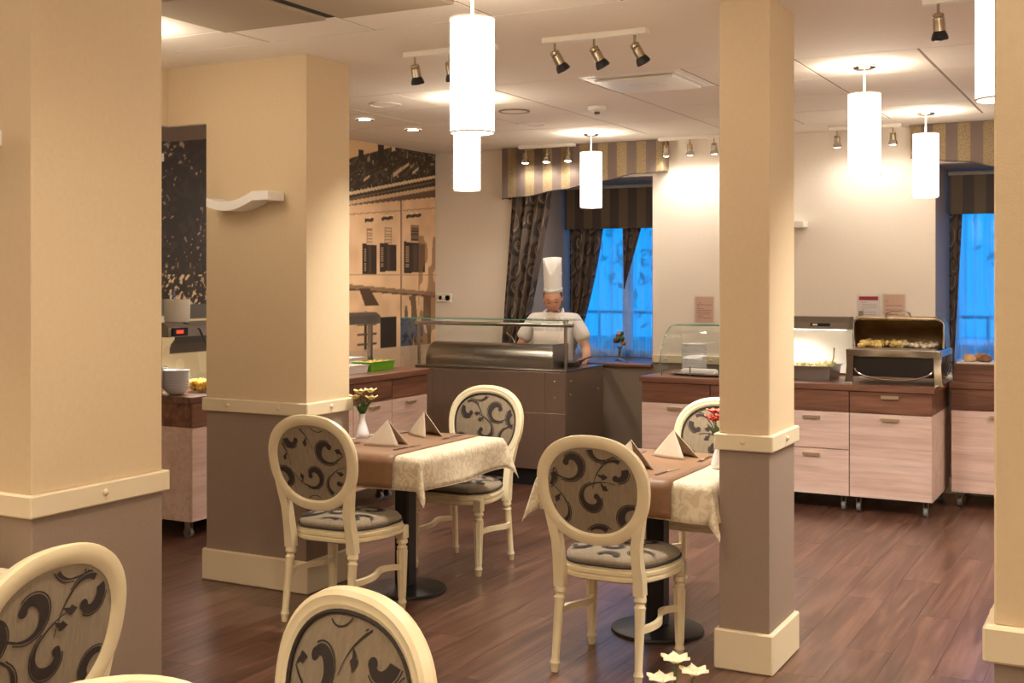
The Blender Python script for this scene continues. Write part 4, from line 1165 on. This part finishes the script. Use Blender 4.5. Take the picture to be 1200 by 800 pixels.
for p, d in (((X1 - .09, 0, .80), 1), ((X1 - .09, 0, .68), 1), ((X1, .09, .80), 0), ((X1, .09, .70), 0), ((X1, D - .10, .80), 0), ((X1, D - .10, .70), 0)):
    MB().lathe([(.007, -.001), (.007, .003), (.004, .006), (.001, .0065)], p, 10, (0, -1, 0) if d else (1, 0, 0)).build('bolt', M_chrome, t)
hp = [(.10, .886)] + [(.10 + .16 * (1 - math.cos(PI / 2 * k / 8)), .93 + .135 * math.sin(PI / 2 * k / 8)) for k in range(9)] + [(.34, 1.055), (.34, .886)]
for a, c_ in ((X0 + .04, X0 + .47), (X0 + .472, X1 - .15)):
    MB().prism(hp, lambda p, q, d: (d, p, q), a, c_).build('rounded_cover', M_steel, t, 30)
MB().box(X1 - .15, X1 - .143, .085, .36, .886, 1.072, .002).build('cover_end_plate', M_steel, t, 0)
for x in (X0 + .02, X1 - .012):
    MB().cyl((x, .03, .886), (x, .03, 1.235), .013, None, 14).build('guard_post', M_steel, t)
MB().cyl((X0 - .02, .03, 1.222), (X1 + .05, .03, 1.222), .015, None, 14).build('guard_rail', M_steel, t)
MB().box(X0 - .10, X1 + .06, -.06, .22, 1.258, 1.266, .001).build('glass_shelf', M_glass, t, 0)
MB().box(X0 - .10, X1 + .06, -.063, -.060, 1.258, 1.266).build('glass_edge', M_gedge, t, 0)
for x in (X0 + .02, X1 - .012): MB().cyl((x, .03, 1.23), (x, .03, 1.258), .02, .02, 14).build('shelf_clamp', M_chrome, t)
b = MB(); b.loft([[(X0 - .04, -.055, 1.255), (X1 + .02, -.055, 1.255), (X1 + .02, -.049, 1.255), (X0 - .04, -.049, 1.255)], [(X0 - .04, .003, .89), (X1 - .16, .003, .89), (X1 - .16, .009, .89), (X0 - .04, .009, .89)]])
b.build('front_glass', M_glass, t, 0)
b = MB(); b.raw([(X1, .04, 1.25), (X1, .10, 1.25), (X1, D + .05, .96), (X1, D + .05, .89), (X1, .04, .89)] + [(X1 + .006, .04, 1.25), (X1 + .006, .10, 1.25), (X1 + .006, D + .05, .96), (X1 + .006, D + .05, .89), (X1 + .006, .04, .89)], [(0, 1, 2, 3, 4), (9, 8, 7, 6, 5), (0, 5, 6, 1), (1, 6, 7, 2), (2, 7, 8, 3), (3, 8, 9, 4), (4, 9, 5, 0)])
b.build('side_glass', M_glass, t, 0)
t = thing('frying_pan', 'black pan on the counter beside the guard post', 'pan', (-3.97, 8.45, .8865))
MB().lathe([(.07, 0), (.095, .04), (.098, .042), (.092, .040), (.068, .006), (.001, .006)], (0, 0, 0), 22).build('pan_bowl', M_iron, t, 40)
MB().tube([(.03, .085, .036), (.06, .17, .06), (.075, .21, .066)], .008, 8).build('pan_handle', M_iron, t)
o = MB().tube([(0, 0, 0), (-.06, .05, .05), (-.12, .09, .075)], [.004, .005, .006], 8).build('steel_ladle', M_chrome, None); o.location = (-4.37, 8.28, 1.07); tag(o, 'steel spoon handle above the rounded cover', 'spoon')

# ------------------------------------------------------------------ side buffet: warmers, trays, bowls
def warmer(label, x, y, z, L_, rz, hz=.36):
    t = thing('heat_lamp_bridge', label, 'food warmer', (x, y, z), rz)
    for q in (-L_ / 2, L_ / 2): MB().box(q - .016, q + .016, -.016, .016, 0, hz + .06, .003).build('post', M_steel, t, 0)
    h = MB(); h.prism([(-.11, hz), (.09, hz), (.09, hz + .05), (.05, hz + .085), (-.07, hz + .085), (-.11, hz + .06)], lambda p, q, d: (d, p, q), -L_ / 2 - .03, L_ / 2 - .02); h.build('lamp_hood', M_steel, t, 0)
    c_ = MB().box(-L_ / 2 + .0, -L_ / 2 + .13, -.118, -.110, hz + .005, hz + .055, .001).build('control_plate', M_dark, t, 0)
    MB().box(-L_ / 2 + .03, -L_ / 2 + .09, -.120, -.1175, hz + .02, hz + .042).build('red_display', M_red, c_, 0)
    MB().cyl((-L_ / 2 + .1, 0, hz + .004), (L_ / 2 - .1, 0, hz + .004), .011).build('heat_tube', emis('heat_tube_glow', (1, .88, .72), 9), t)
    light('SPOT', (0, 0, hz - .02), 5, COOL, t, .08, (0, 0, 0), 150, .8)
    return t
warmer('steel heat lamp with red display above the bowls at the tree mural', -5.33, 5.80, .86, .72, PI / 2)
warmer('steel heat lamp over trays below the house mural', -5.24, 7.16, .905, .80, PI / 2, .33)
t = thing('utensil_pot', 'white pot of utensils on top of the left heat lamp', 'pot', (-5.33, 5.60, 1.306))
MB().lathe([(.072, 0), (.076, .004), (.080, .14), (.076, .14), (.07, .01), (.001, .01)], (0, 0, 0), 24).build('pot_body', M_plast, t, 50)
for k in range(4): MB().tube([(.02 * math.cos(k * 1.7), .02 * math.sin(k * 1.7), .02), (.05 * math.cos(k * 1.7), .05 * math.sin(k * 1.7), .19)], [.004, .006], 6).build('utensil', M_chrome, t)
o = MB().tube([(.0, -.06, .43), (.08, .02, .44), (.11, .12, .40), (.115, .17, .31), (.11, .18, .28)], .006, 8).build('power_cable', M_iron, None); o.location = (-5.33, 5.56, .86); tag(o, 'black cable looping down from the left heat lamp', 'cable')
def blab(where):
    def f(k, n):
        if k == n - 1: return 'topmost white bowl of the ' + where
        if k == 0: return 'lowest white bowl of the ' + where
        return ORD[n - 1 - k] + ' white bowl from the top of the ' + where
    return f
plate_stack(-5.300, 5.560, .861, 11, .084, .0105, blab('taller front bowl stack'), 'bowls in the front stack at the tree mural', True, 'soup_bowl')
plate_stack(-5.475, 5.552, .861, 12, .084, .0105, blab('rear bowl stack by the left pillar'), 'bowls in the rear stack at the tree mural', True, 'soup_bowl')
t = thing('glass_food_bowl', 'glass bowl of yellow corn beside the white bowls', 'bowl', (-5.285, 5.775, .861))
MB().lathe([(.07, 0), (.10, .03), (.115, .10), (.112, .10), (.097, .034), (.001, .006)], (0, 0, 0), 26).build('glass_body', M_glass, t, 50)
crumbs(t, 'yellow_corn', mat('corn_yellow', (224, 168, 28), .5, noise=.35, nscale=60), -.07, .07, -.07, .07, .05, 160, .010, .018)
crumbs(t, 'yellow_corn_base', mat('corn_yellow', (224, 168, 28), .5), -.06, .06, -.06, .06, .02, 60, .014, .02)
gn_pan('bright green tray of salad below the house mural', -5.0, 7.26, .9055, .085, .155, .062, mat('lime_plastic', (96, 170, 28), .4), 'salad', mat('mixed_salad', (226, 150, 90), .6, noise=.5, nscale=30), True, 'tray', 'salad_tray')
gn_pan('white tray of cheese left of the green tray', -5.0, 6.93, .9055, .085, .15, .05, M_porc, 'cheese', mat('pale_cheese', (232, 220, 190), .6, noise=.1, nscale=30), True, 'tray', 'serving_tray')
gn_pan('long white dish behind the green tray', -5.36, 7.26, .9055, .10, .25, .07, M_porc, 'cold_cuts', mat('cold_cut_pink', (214, 170, 150), .6, noise=.2, nscale=30), True, 'tray', 'serving_tray')

# ------------------------------------------------------------------ chef
def skin_obj(name, verts, edges, radii, m, parent, root=0, sub=2):
    me = bpy.data.meshes.new(name); me.from_pydata(verts, edges, []); me.materials.append(m)
    o = bpy.data.objects.new(name, me); C.objects.link(o); o.parent = parent
    sk = o.modifiers.new('skin', 'SKIN'); sk.use_smooth_shade = True
    for i, r in enumerate(radii): me.skin_vertices[0].data[i].radius = r if isinstance(r, tuple) else (r, r)
    me.skin_vertices[0].data[root].use_root = True
    sm = o.modifiers.new('subdivision', 'SUBSURF'); sm.levels = sub; sm.render_levels = sub
    return o
def baked(o):
    dg = bpy.context.evaluated_depsgraph_get(); ev = o.evaluated_get(dg); me = ev.to_mesh()
    vs = [tuple(v.co) for v in me.vertices]; fs = [tuple(p.vertices) for p in me.polygons]; ev.to_mesh_clear()
    return vs, fs
chef = thing('person', 'person in white cook\'s jacket and tall paper hat looking down behind the counter', 'person', (-4.385, 9.01, 0), math.radians(15))
# local space: faces -Y
P = {}; V = []; R_ = []; E_ = []
def j(n, p, r, link=None):
    P[n] = len(V); V.append(p); R_.append(r)
    if link: E_.append((P[link], P[n]))
j('pelvis', (0, .02, .80), (.155, .105)); j('waist', (0, .01, .93), (.135, .095), 'pelvis'); j('chest', (0, -.005, 1.10), (.160, .105), 'waist'); j('upper', (0, 0, 1.215), (.135, .085), 'chest'); j('neck0', (0, 0, 1.28), (.060, .056), 'upper'); j('neck', (0, -.025, 1.335), (.050, .050), 'neck0')
for s_, n in ((-1, 'r'), (1, 'l')):
    j('sh' + n, (s_ * .165, 0, 1.215), .062, 'upper'); j('el' + n, (s_ * (.275 if s_ > 0 else .290), -.02, 1.0), .043, 'sh' + n)
    j('fa' + n, (s_ * (.295 if s_ > 0 else .28), -.11, .955 if s_ < 0 else .93), .036, 'el' + n)
    j('wr' + n, (s_ * (.298 if s_ > 0 else .235), -.225, .955 if s_ < 0 else .915), .026, 'fa' + n)
    j('pa' + n, (s_ * (.295 if s_ > 0 else .22), -.30, .955 if s_ < 0 else .912), (.036, .016), 'wr' + n)
    j('hip' + n, (s_ * .085, .02, .72), .088, 'pelvis'); j('kn' + n, (s_ * .095, 0, .42), .058, 'hip' + n); j('an' + n, (s_ * .10, .02, .09), .042, 'kn' + n); j('to' + n, (s_ * .11, -.12, .035), (.042, .032), 'an' + n)
body = skin_obj('body_core', V, E_, R_, M_skin, chef)
vs, fs = baked(body); bpy.data.objects.remove(body)
bd = MB().raw(vs, fs)
for s_, n in ((-1, 'r'), (1, 'l')):                               # five fingers each
    px, py, pz = V[P['pa' + n]]
    for k, (dx, L_) in enumerate(((-.027, .060), (-.009, .074), (.009, .078), (.026, .068))):
        x = px + dx; pts = [(x, py + .005, pz), (x + dx * .15, py - L_ * .45, pz + .004), (x + dx * .18, py - L_ * .8, pz - .010), (x + dx * .15, py - L_, pz - .024)]
        bd.tube(pts, [.0095, .0088, .008, .0055], 8)
    sg = -s_; bd.tube([(px + sg * .022, py + .05, pz - .002), (px + sg * .045, py + .02, pz - .008), (px + sg * .055, py - .012, pz - .014), (px + sg * .052, py - .034, pz - .020)], [.012, .011, .0095, .006], 8)
# head: shaped ellipsoid bowed forward
HM = Matrix.Translation((0, -.055, 1.405)) @ Matrix.Rotation(math.radians(24), 4, 'X') @ Matrix.Rotation(math.radians(8), 4, 'Z')
hv = []; hf = []; nu, nv = 36, 26
for i in range(nv + 1):
    ph = PI * i / nv
    for k in range(nu):
        th = 2 * PI * k / nu
        x, y, z = math.sin(ph) * math.cos(th), math.sin(ph) * math.sin(th), math.cos(ph)
        X, Y, Z = x * .079, y * .096, z * .112
        if Z < 0: f = 1 + Z * 2.1; X *= max(.55, f); Y *= max(.72, 1 + Z * 1.3)
        if Y < 0:                                                # the face side
            g = lambda cx, cz, sx, sz: math.exp(-((X - cx) / sx) ** 2 - ((Z - cz) / sz) ** 2)
            Y += -.024 * g(0, -.020, .012, .014) - .012 * g(0, .004, .009, .022) + .012 * (g(.031, .004, .018, .012) + g(-.031, .004, .018, .012))
            Y += -.006 * g(0, .030, .05, .012) - .008 * g(0, -.058, .024, .008) + .005 * g(0, -.072, .02, .006) - .008 * g(0, -.092, .022, .014)
            Y += -.004 * (g(.036, -.030, .02, .02) + g(-.036, -.030, .02, .02))
        hv.append(tuple(HM @ Vector((X, Y, Z))))
for i in range(nv):
    for k in range(nu): hf.append((i * nu + k, (i + 1) * nu + k, (i + 1) * nu + (k + 1) % nu, i * nu + (k + 1) % nu))
bd.raw(hv, hf)
for s_ in (-1, 1):
    bd.loft([[tuple(HM @ Vector((s_ * (.070 + o_), .012 + .016 * f * math.cos(a), -.004 + .030 * f * math.sin(a)))) for a in [2 * PI * k / 14 for k in range(14)]] for o_, f in ((-.004, .8), (.006, 1.0), (.012, .95), (.010, .5))])
bo = bd.build('body', M_skin, chef, 80)
hm = lambda p: tuple(HM @ Vector(p))
for s_ in (-1, 1):
    MB().tube([hm((s_ * (.014 + .034 * q), -.0885 + .020 * q * q, .028 + .007 * math.sin(PI * q))) for q in (0, .25, .5, .75, 1)], [.002, .0035, .0035, .003, .001], 6).build('eyebrow', M_brow, chef)
    e = MB().tube([hm((s_ * (.018 + .028 * q), -.0835 + .018 * q * q, .004 - .005 * math.sin(PI * q))) for q in (0, .25, .5, .75, 1)], [.0015, .0032, .0036, .003, .001], 6); e.build('eyelid', M_brow, chef)
MB().tube([hm((-.024 + .048 * q, -.0965 - .006 * math.sin(PI * q), -.058 + .003 * math.cos(2 * PI * q))) for q in [k / 8 for k in range(9)]], [.001, .003, .0042, .0045, .0042, .0045, .0042, .003, .001], 8).build('lips', M_lip, chef)
hb = MB(); rings = []
for z, f in ((-.03, 1.02), (.0, 1.05), (.04, 1.06), (.07, 1.0)):
    rings.append([hm((.074 * f * math.cos(a), .094 * f * math.sin(a), z)) for a in [-.35 + (PI + .7) * k / 20 for k in range(21)]])
hb.loft(rings, False, False, False); ho = hb.build('hair', M_brow, chef, 80); ho.modifiers.new('thick', 'SOLIDIFY').thickness = .006
# paper hat with its notched top
ht = MB(); n = 40; rings = []
HT = Matrix.Translation((0, -.045, 1.405)) @ Matrix.Rotation(math.radians(7), 4, 'X')
for q in (0, .12, .13, .55, .8, 1.0):
    row = []
    for k in range(n):
        a = 2 * PI * k / n; front = max(0., -math.sin(a))
        r = 1.03 if q <= .12 else .97 + .04 * (q - .13)
        top = .340 - .125 * max(0., 1 - abs(math.cos(a) - .05) / .85) * (front > 0)
        row.append(tuple(HT @ Vector((.077 * r * math.cos(a), .097 * r * math.sin(a), .056 + (top - .056) * q))))
    rings.append(row)
ht.loft(rings, True, False, False); h1 = ht.build('paper_hat', M_hat, chef, 50); h1.modifiers.new('thick', 'SOLIDIFY').thickness = .003
MB().lathe([(.001, .20), (.078, .205), (.080, .215), (.001, .222)], (0, 0, 0), 28).xf(HT).build('hat_crown', M_hat, h1, 40)
# jacket, shirt, apron, trousers
jv = [(0, .01, .72), (0, .01, .93), (0, -.005, 1.09), (0, 0, 1.21), (-.170, 0, 1.215), (.170, 0, 1.215), (-.240, -.012, 1.115), (.236, -.012, 1.115), (-.270, -.02, 1.05), (.262, -.02, 1.05), (0, .015, 1.285)]
jo = skin_obj('jacket_core', jv, [(0, 1), (1, 2), (2, 3), (3, 4), (3, 5), (4, 6), (5, 7), (6, 8), (7, 9), (3, 10)], [(.185, .130), (.165, .120), (.185, .128), (.150, .100), .080, .080, .075, .075, .074, .074, (.082, .070)], M_jacket, chef)
vs, fs = baked(jo); bpy.data.objects.remove(jo); ja = MB().raw(vs, fs).build('jacket', M_jacket, chef, 80)
col_ = MB()
for s_ in (-1, 1):
    col_.tube([(s_ * .062, .055, 1.315), (s_ * .075, -.02, 1.295), (s_ * .070, -.085, 1.235), (s_ * .055, -.122, 1.15), (s_ * .050, -.130, 1.05)], [.012, .016, .018, .016, .008], 8)
col_.build('collar', M_jacket, ja, 80)
MB().lathe([(.075, 0), (.070, .05), (.062, .075), (.056, .078)], (0, -.02, 1.215), 24, (0, -.25, 1)).build('shirt_neck', M_shirt, chef, 60)
ap = MB(); ap.loft([[(-.15 + .3 * k / 10, -.135 - .03 * math.sin(PI * k / 10) - (.01 if z < .9 else 0), z) for k in range(11)] for z in (1.14, 1.05, .93, .75, .5)], False, False, False); ao = ap.build('apron', M_shirt, chef, 80); ao.modifiers.new('thick', 'SOLIDIFY').thickness = .004
tv = [(0, .02, .78), (-.09, .02, .70), (.09, .02, .70), (-.097, 0, .42), (.097, 0, .42), (-.10, .02, .11), (.10, .02, .11)]
to = skin_obj('trousers', tv, [(0, 1), (0, 2), (1, 3), (2, 4), (3, 5), (4, 6)], [(.165, .12), .10, .10, .075, .075, .065, .065], M_trouser, chef)
for s_ in (-1, 1):
    MB().loft([[(s_ * .11 + .045 * f * math.cos(a), -.05 + .125 * f * math.sin(a), z) for a in [2 * PI * k / 20 for k in range(20)]] for f, z in ((1, 0), (1.05, .02), (1, .05), (.8, .08), (.5, .095))]).build('shoe', M_iron, chef, 60)

# ------------------------------------------------------------------ lamps
def pendant(x, y, label, power=5.5, group='cylinder pendant lamps'):
    t = thing('pendant_lamp', label, 'lamp', (x, y, 0), 0, group)
    MB().lathe([(.060, H - .001), (.062, H - .012), (.050, H - .022), (.010, H - .026), (.001, H - .026)], (0, 0, 0), 24).build('ceiling_rose', M_chrome, t, 40)
    MB().cyl((0, 0, 2.50), (0, 0, H - .02), .006, None, 8).build('rod', M_white, t)
    r = .083
    b = MB(); b.lathe([(r, 2.125), (r, 2.548)], (0, 0, 0), 40, None, False, False); sh = b.build('lamp_shade', M_shade, t, 60)
    MB().tube([(r * math.cos(a), r * math.sin(a), 2.124) for a in [2 * PI * k / 40 for k in range(40)]], .004, 6, True).build('shade_rim', M_plast, sh)
    MB().tube([(r * math.cos(a), r * math.sin(a), 2.549) for a in [2 * PI * k / 40 for k in range(40)]], .004, 6, True).build('shade_rim', M_plast, sh)
    for k in range(3):
        a = 2 * PI * k / 3; MB().cyl((0, 0, 2.535), (r * math.cos(a), r * math.sin(a), 2.535), .002, None, 6).build('spider_arm', M_white, t)
    MB().lathe([(.016, 2.44), (.030, 2.38), (.026, 2.34), (.001, 2.32)], (0, 0, 0), 14).build('bulb', emis('pendant_bulb', (1, .86, .66), 6), t, 60)
    light('POINT', (0, 0, 2.475), power, SOFT, t, .04)
pendant(-2.24, 3.90, 'largest lit cylinder pendant left of centre')
pendant(-3.737, 6.44, 'pendant seen just below the largest pendant')
pendant(-3.805, 8.47, 'small pendant in front of the striped valance by the chef')
pendant(-1.324, 6.46, 'pendant hanging right of the slim pillar')
pendant(-1.326, 8.45, 'pendant before the valance of the buffet window')
pendant(-.387, 3.93, 'pendant cut off at the top right beside the near pillar')
for x, y in ((-4.05, 3.90), (1.47, 3.92), (1.1, 6.45), (1.1, 8.45), (-2.24, 1.35), (-.387, 1.35), (1.47, 1.35), (-4.05, 1.35), (-2.24, -1.2), (-.387, -1.2), (1.47, -1.2)):  # unseen; all but the first added to fill the room with light
    pendant(x, y, 'pendant out of view, %s, %s' % ('beside the buffet wall' if y > 8 else 'level with the steel counter' if y > 6 else 'in the row of the largest pendant' if y > 3 else 'above the front tables' if y > 0 else 'behind the viewpoint', 'far left' if x < -4 else 'left of the viewpoint' if x < -2 else 'over the viewpoint' if x < 0 else 'beyond the right edge'), 5.5)
def spot_track(x0, y, n, gap, aim, label, lit=False, hl=.075, power=5.5, col=SOFT, L_=None, ang=75):
    L_ = L_ or gap * (n - 1) + .12
    xc = x0 + L_ / 2
    t = thing('spot_track', label, 'spotlight', (xc, y, 0))
    MB().box(-L_ / 2, L_ / 2, -.022, .022, H - .028, H - .0005, .003).build('track_bar', M_plast, t, 0)
    for k in range(n):
        x = -gap * (n - 1) / 2 + gap * k
        s = MB(); d = Vector(aim).normalized()
        hinge = Vector((x, 0, H - .075))
        s.cyl((x, 0, H - .028), hinge, .006, None, 10); s.cyl(hinge - Vector((.010, 0, 0)), hinge + Vector((.010, 0, 0)), .011, None, 12)
        a = hinge - d * .012
        s.lathe([(.012, 0), (.021, .004), (.023, .015), (.019, .018), (.023, .022), (.022, .030), (.023, .034), (.023, hl)], a, 18, d)
        head = s.build('spot_head', M_nickel, t, 40)
        MB().lathe([(.023, hl - .002), (.030, hl + .012), (.034, hl + .028), (.031, hl + .034)], a, 18, d, False, False).build('lamp_collar', M_iron if not lit else M_chrome, head, 40)
        MB().lathe([(.030, hl + .031), (.016, hl + .036), (.001, hl + .037)], a, 18, d, True, True).build('lamp_face', M_bulb if lit else mat('lens', (60, 58, 56), .1), head, 40)
        e = a + d * (hl + .05)
        light('SPOT', e, power, col, t, .03, d.to_track_quat('-Z', 'Y').to_euler(), ang, .7)
    return t
spot_track(-2.50, 5.02, 3, .20, (.40, .45, -1), 'ceiling track of three tilted spots near the slim pillar', False, .070, 15, COOL, None, 110)
spot_track(-3.27, 5.02, 3, .20, (.05, .25, -1), 'ceiling track partly behind the largest pendant', False, .065, 15, COOL, None, 110)
spot_track(-.80, 5.02, 3, .20, (.05, .15, -1), 'ceiling track at the top edge right of the slim pillar', False, .075, 15, COOL, None, 110)
spot_track(-4.72, 9.02, 3, .20, (0, -.10, -1), 'lit three-spot track before the chef\'s valance', True, .055, 1.35, COOL, None, 160)
spot_track(-3.46, 9.02, 3, .20, (0, .12, -1), 'lit three-spot track left of the slim pillar on the back wall', True, .055, 1.35, COOL, None, 160)
spot_track(-2.10, 8.99, 3, .20, (0, .10, -1), 'lit spot track behind the right-hand pendants', True, .055, .75, COOL, None, 160)
spot_track(-4.2, 2.2, 3, .20, (.2, .3, -1), 'added fill track out of view before the near left pillar', False, .07, 8, WARM)  # unseen track, added as fill for the left front
spot_track(.6, 5.02, 3, .20, (-.3, .3, -1), 'added fill track out of view beyond the near right pillar', False, .07, 8, WARM)  # another unseen track, added only for its light
def downlight(x, y, label, power=20, col=SOFT, group='recessed downlights', ang=150):
    t = thing('recessed_downlight', label, 'downlight', (x, y, 0), 0, group)
    MB().lathe([(.062, H - .002), (.062, H - .008), (.050, H - .010), (.048, H - .004)], (0, 0, 0), 26, None, False, False).build('trim_ring', M_chrome, t, 40)
    MB().lathe([(.048, H - .004), (.001, H - .004)], (0, 0, 0), 20, None, False, False).build('lit_lens', M_bulb, t, 0)
    light('SPOT', (0, 0, H - .03), power, col, t, .05, (0, 0, 0), ang, .9)
downlight(-4.885, 6.98, 'recessed downlight above the house mural, nearer one', 12)
downlight(-4.905, 7.64, 'recessed downlight above the house mural, farther one', 12)
for x, y in ((-1.6, 2.3), (.4, 2.3), (2.0, 2.6), (-3.2, .3), (-1.2, .1), (.8, 0), (2.2, 5.0), (2.2, 7.5), (.2, 5.4), (.2, 7.6), (-3.2, -2), (-.6, -2), (1.8, -2)):  # unseen downlights added to raise the general room light
    downlight(x, y, 'added fill downlight out of view, %s, %s' % ('near the buffet wall' if y > 7 else 'between buffet and pillars' if y > 4 else 'above the front tables' if y > 2 else 'over the camera row' if y > -1 else 'behind the viewpoint', 'far left' if x < -3 else 'left' if x < -1 else 'centre' if x < .5 else 'right' if x < 1.9 else 'far right'), 22, WARM if y < 4 else COOL)
# ceiling fittings
t = thing('air_vent', 'square ceiling air vent with a dropped plate', 'air vent', (-2.526, 6.42, 0))
MB().box(-.30, .30, -.318, .318, H + .0005, H + .003).build('vent_tray', M_white, t, 0)
MB().box(-.235, .235, -.235, .235, H - .020, H - .006, .004).build('drop_plate', M_white, t, 0)
MB().box(-.26, .26, -.26, .26, H - .003, H + .002, .001).build('outer_plate', M_white, t, 0)
MB().box(-.09, .09, -.07, .07, H - .024, H - .020, .001).build('sensor_plate', M_plast, t, 0)
t = thing('smoke_detector', 'round white smoke detector on the ceiling', 'smoke detector', (-3.187, 7.19, 0))
MB().lathe([(.062, H - .0005), (.062, H - .012), (.055, H - .026), (.030, H - .034), (.001, H - .034)], (0, 0, 0), 26).build('housing', M_white, t, 40)
MB().lathe([(.018, H - .032), (.020, H - .046), (.012, H - .052), (.001, H - .053)], (0, 0, 0), 16).build('sensor', M_steel, t, 40)
for x, y, l_ in ((-4.346, 6.44, 'flat round ceiling speaker nearest the wide pillar'), (-3.759, 7.11, 'round dark-slotted ceiling vent beside the pendants'), (-3.95, 7.75, 'flat round ceiling speaker near the house mural')):
    t = thing('ceiling_speaker', l_, 'speaker', (x, y, 0))
    MB().lathe([(.105, H - .0005), (.106, H - .006), (.094, H - .009), (.092, H - .004)], (0, 0, 0), 34, None, False, False).build('speaker_rim', M_white if x != -3.759 else M_grid, t, 40)
    MB().lathe([(.093, H - .004), (.001, H - .004)], (0, 0, 0), 34, None, False, False).build('grille', M_tile, t, 0)
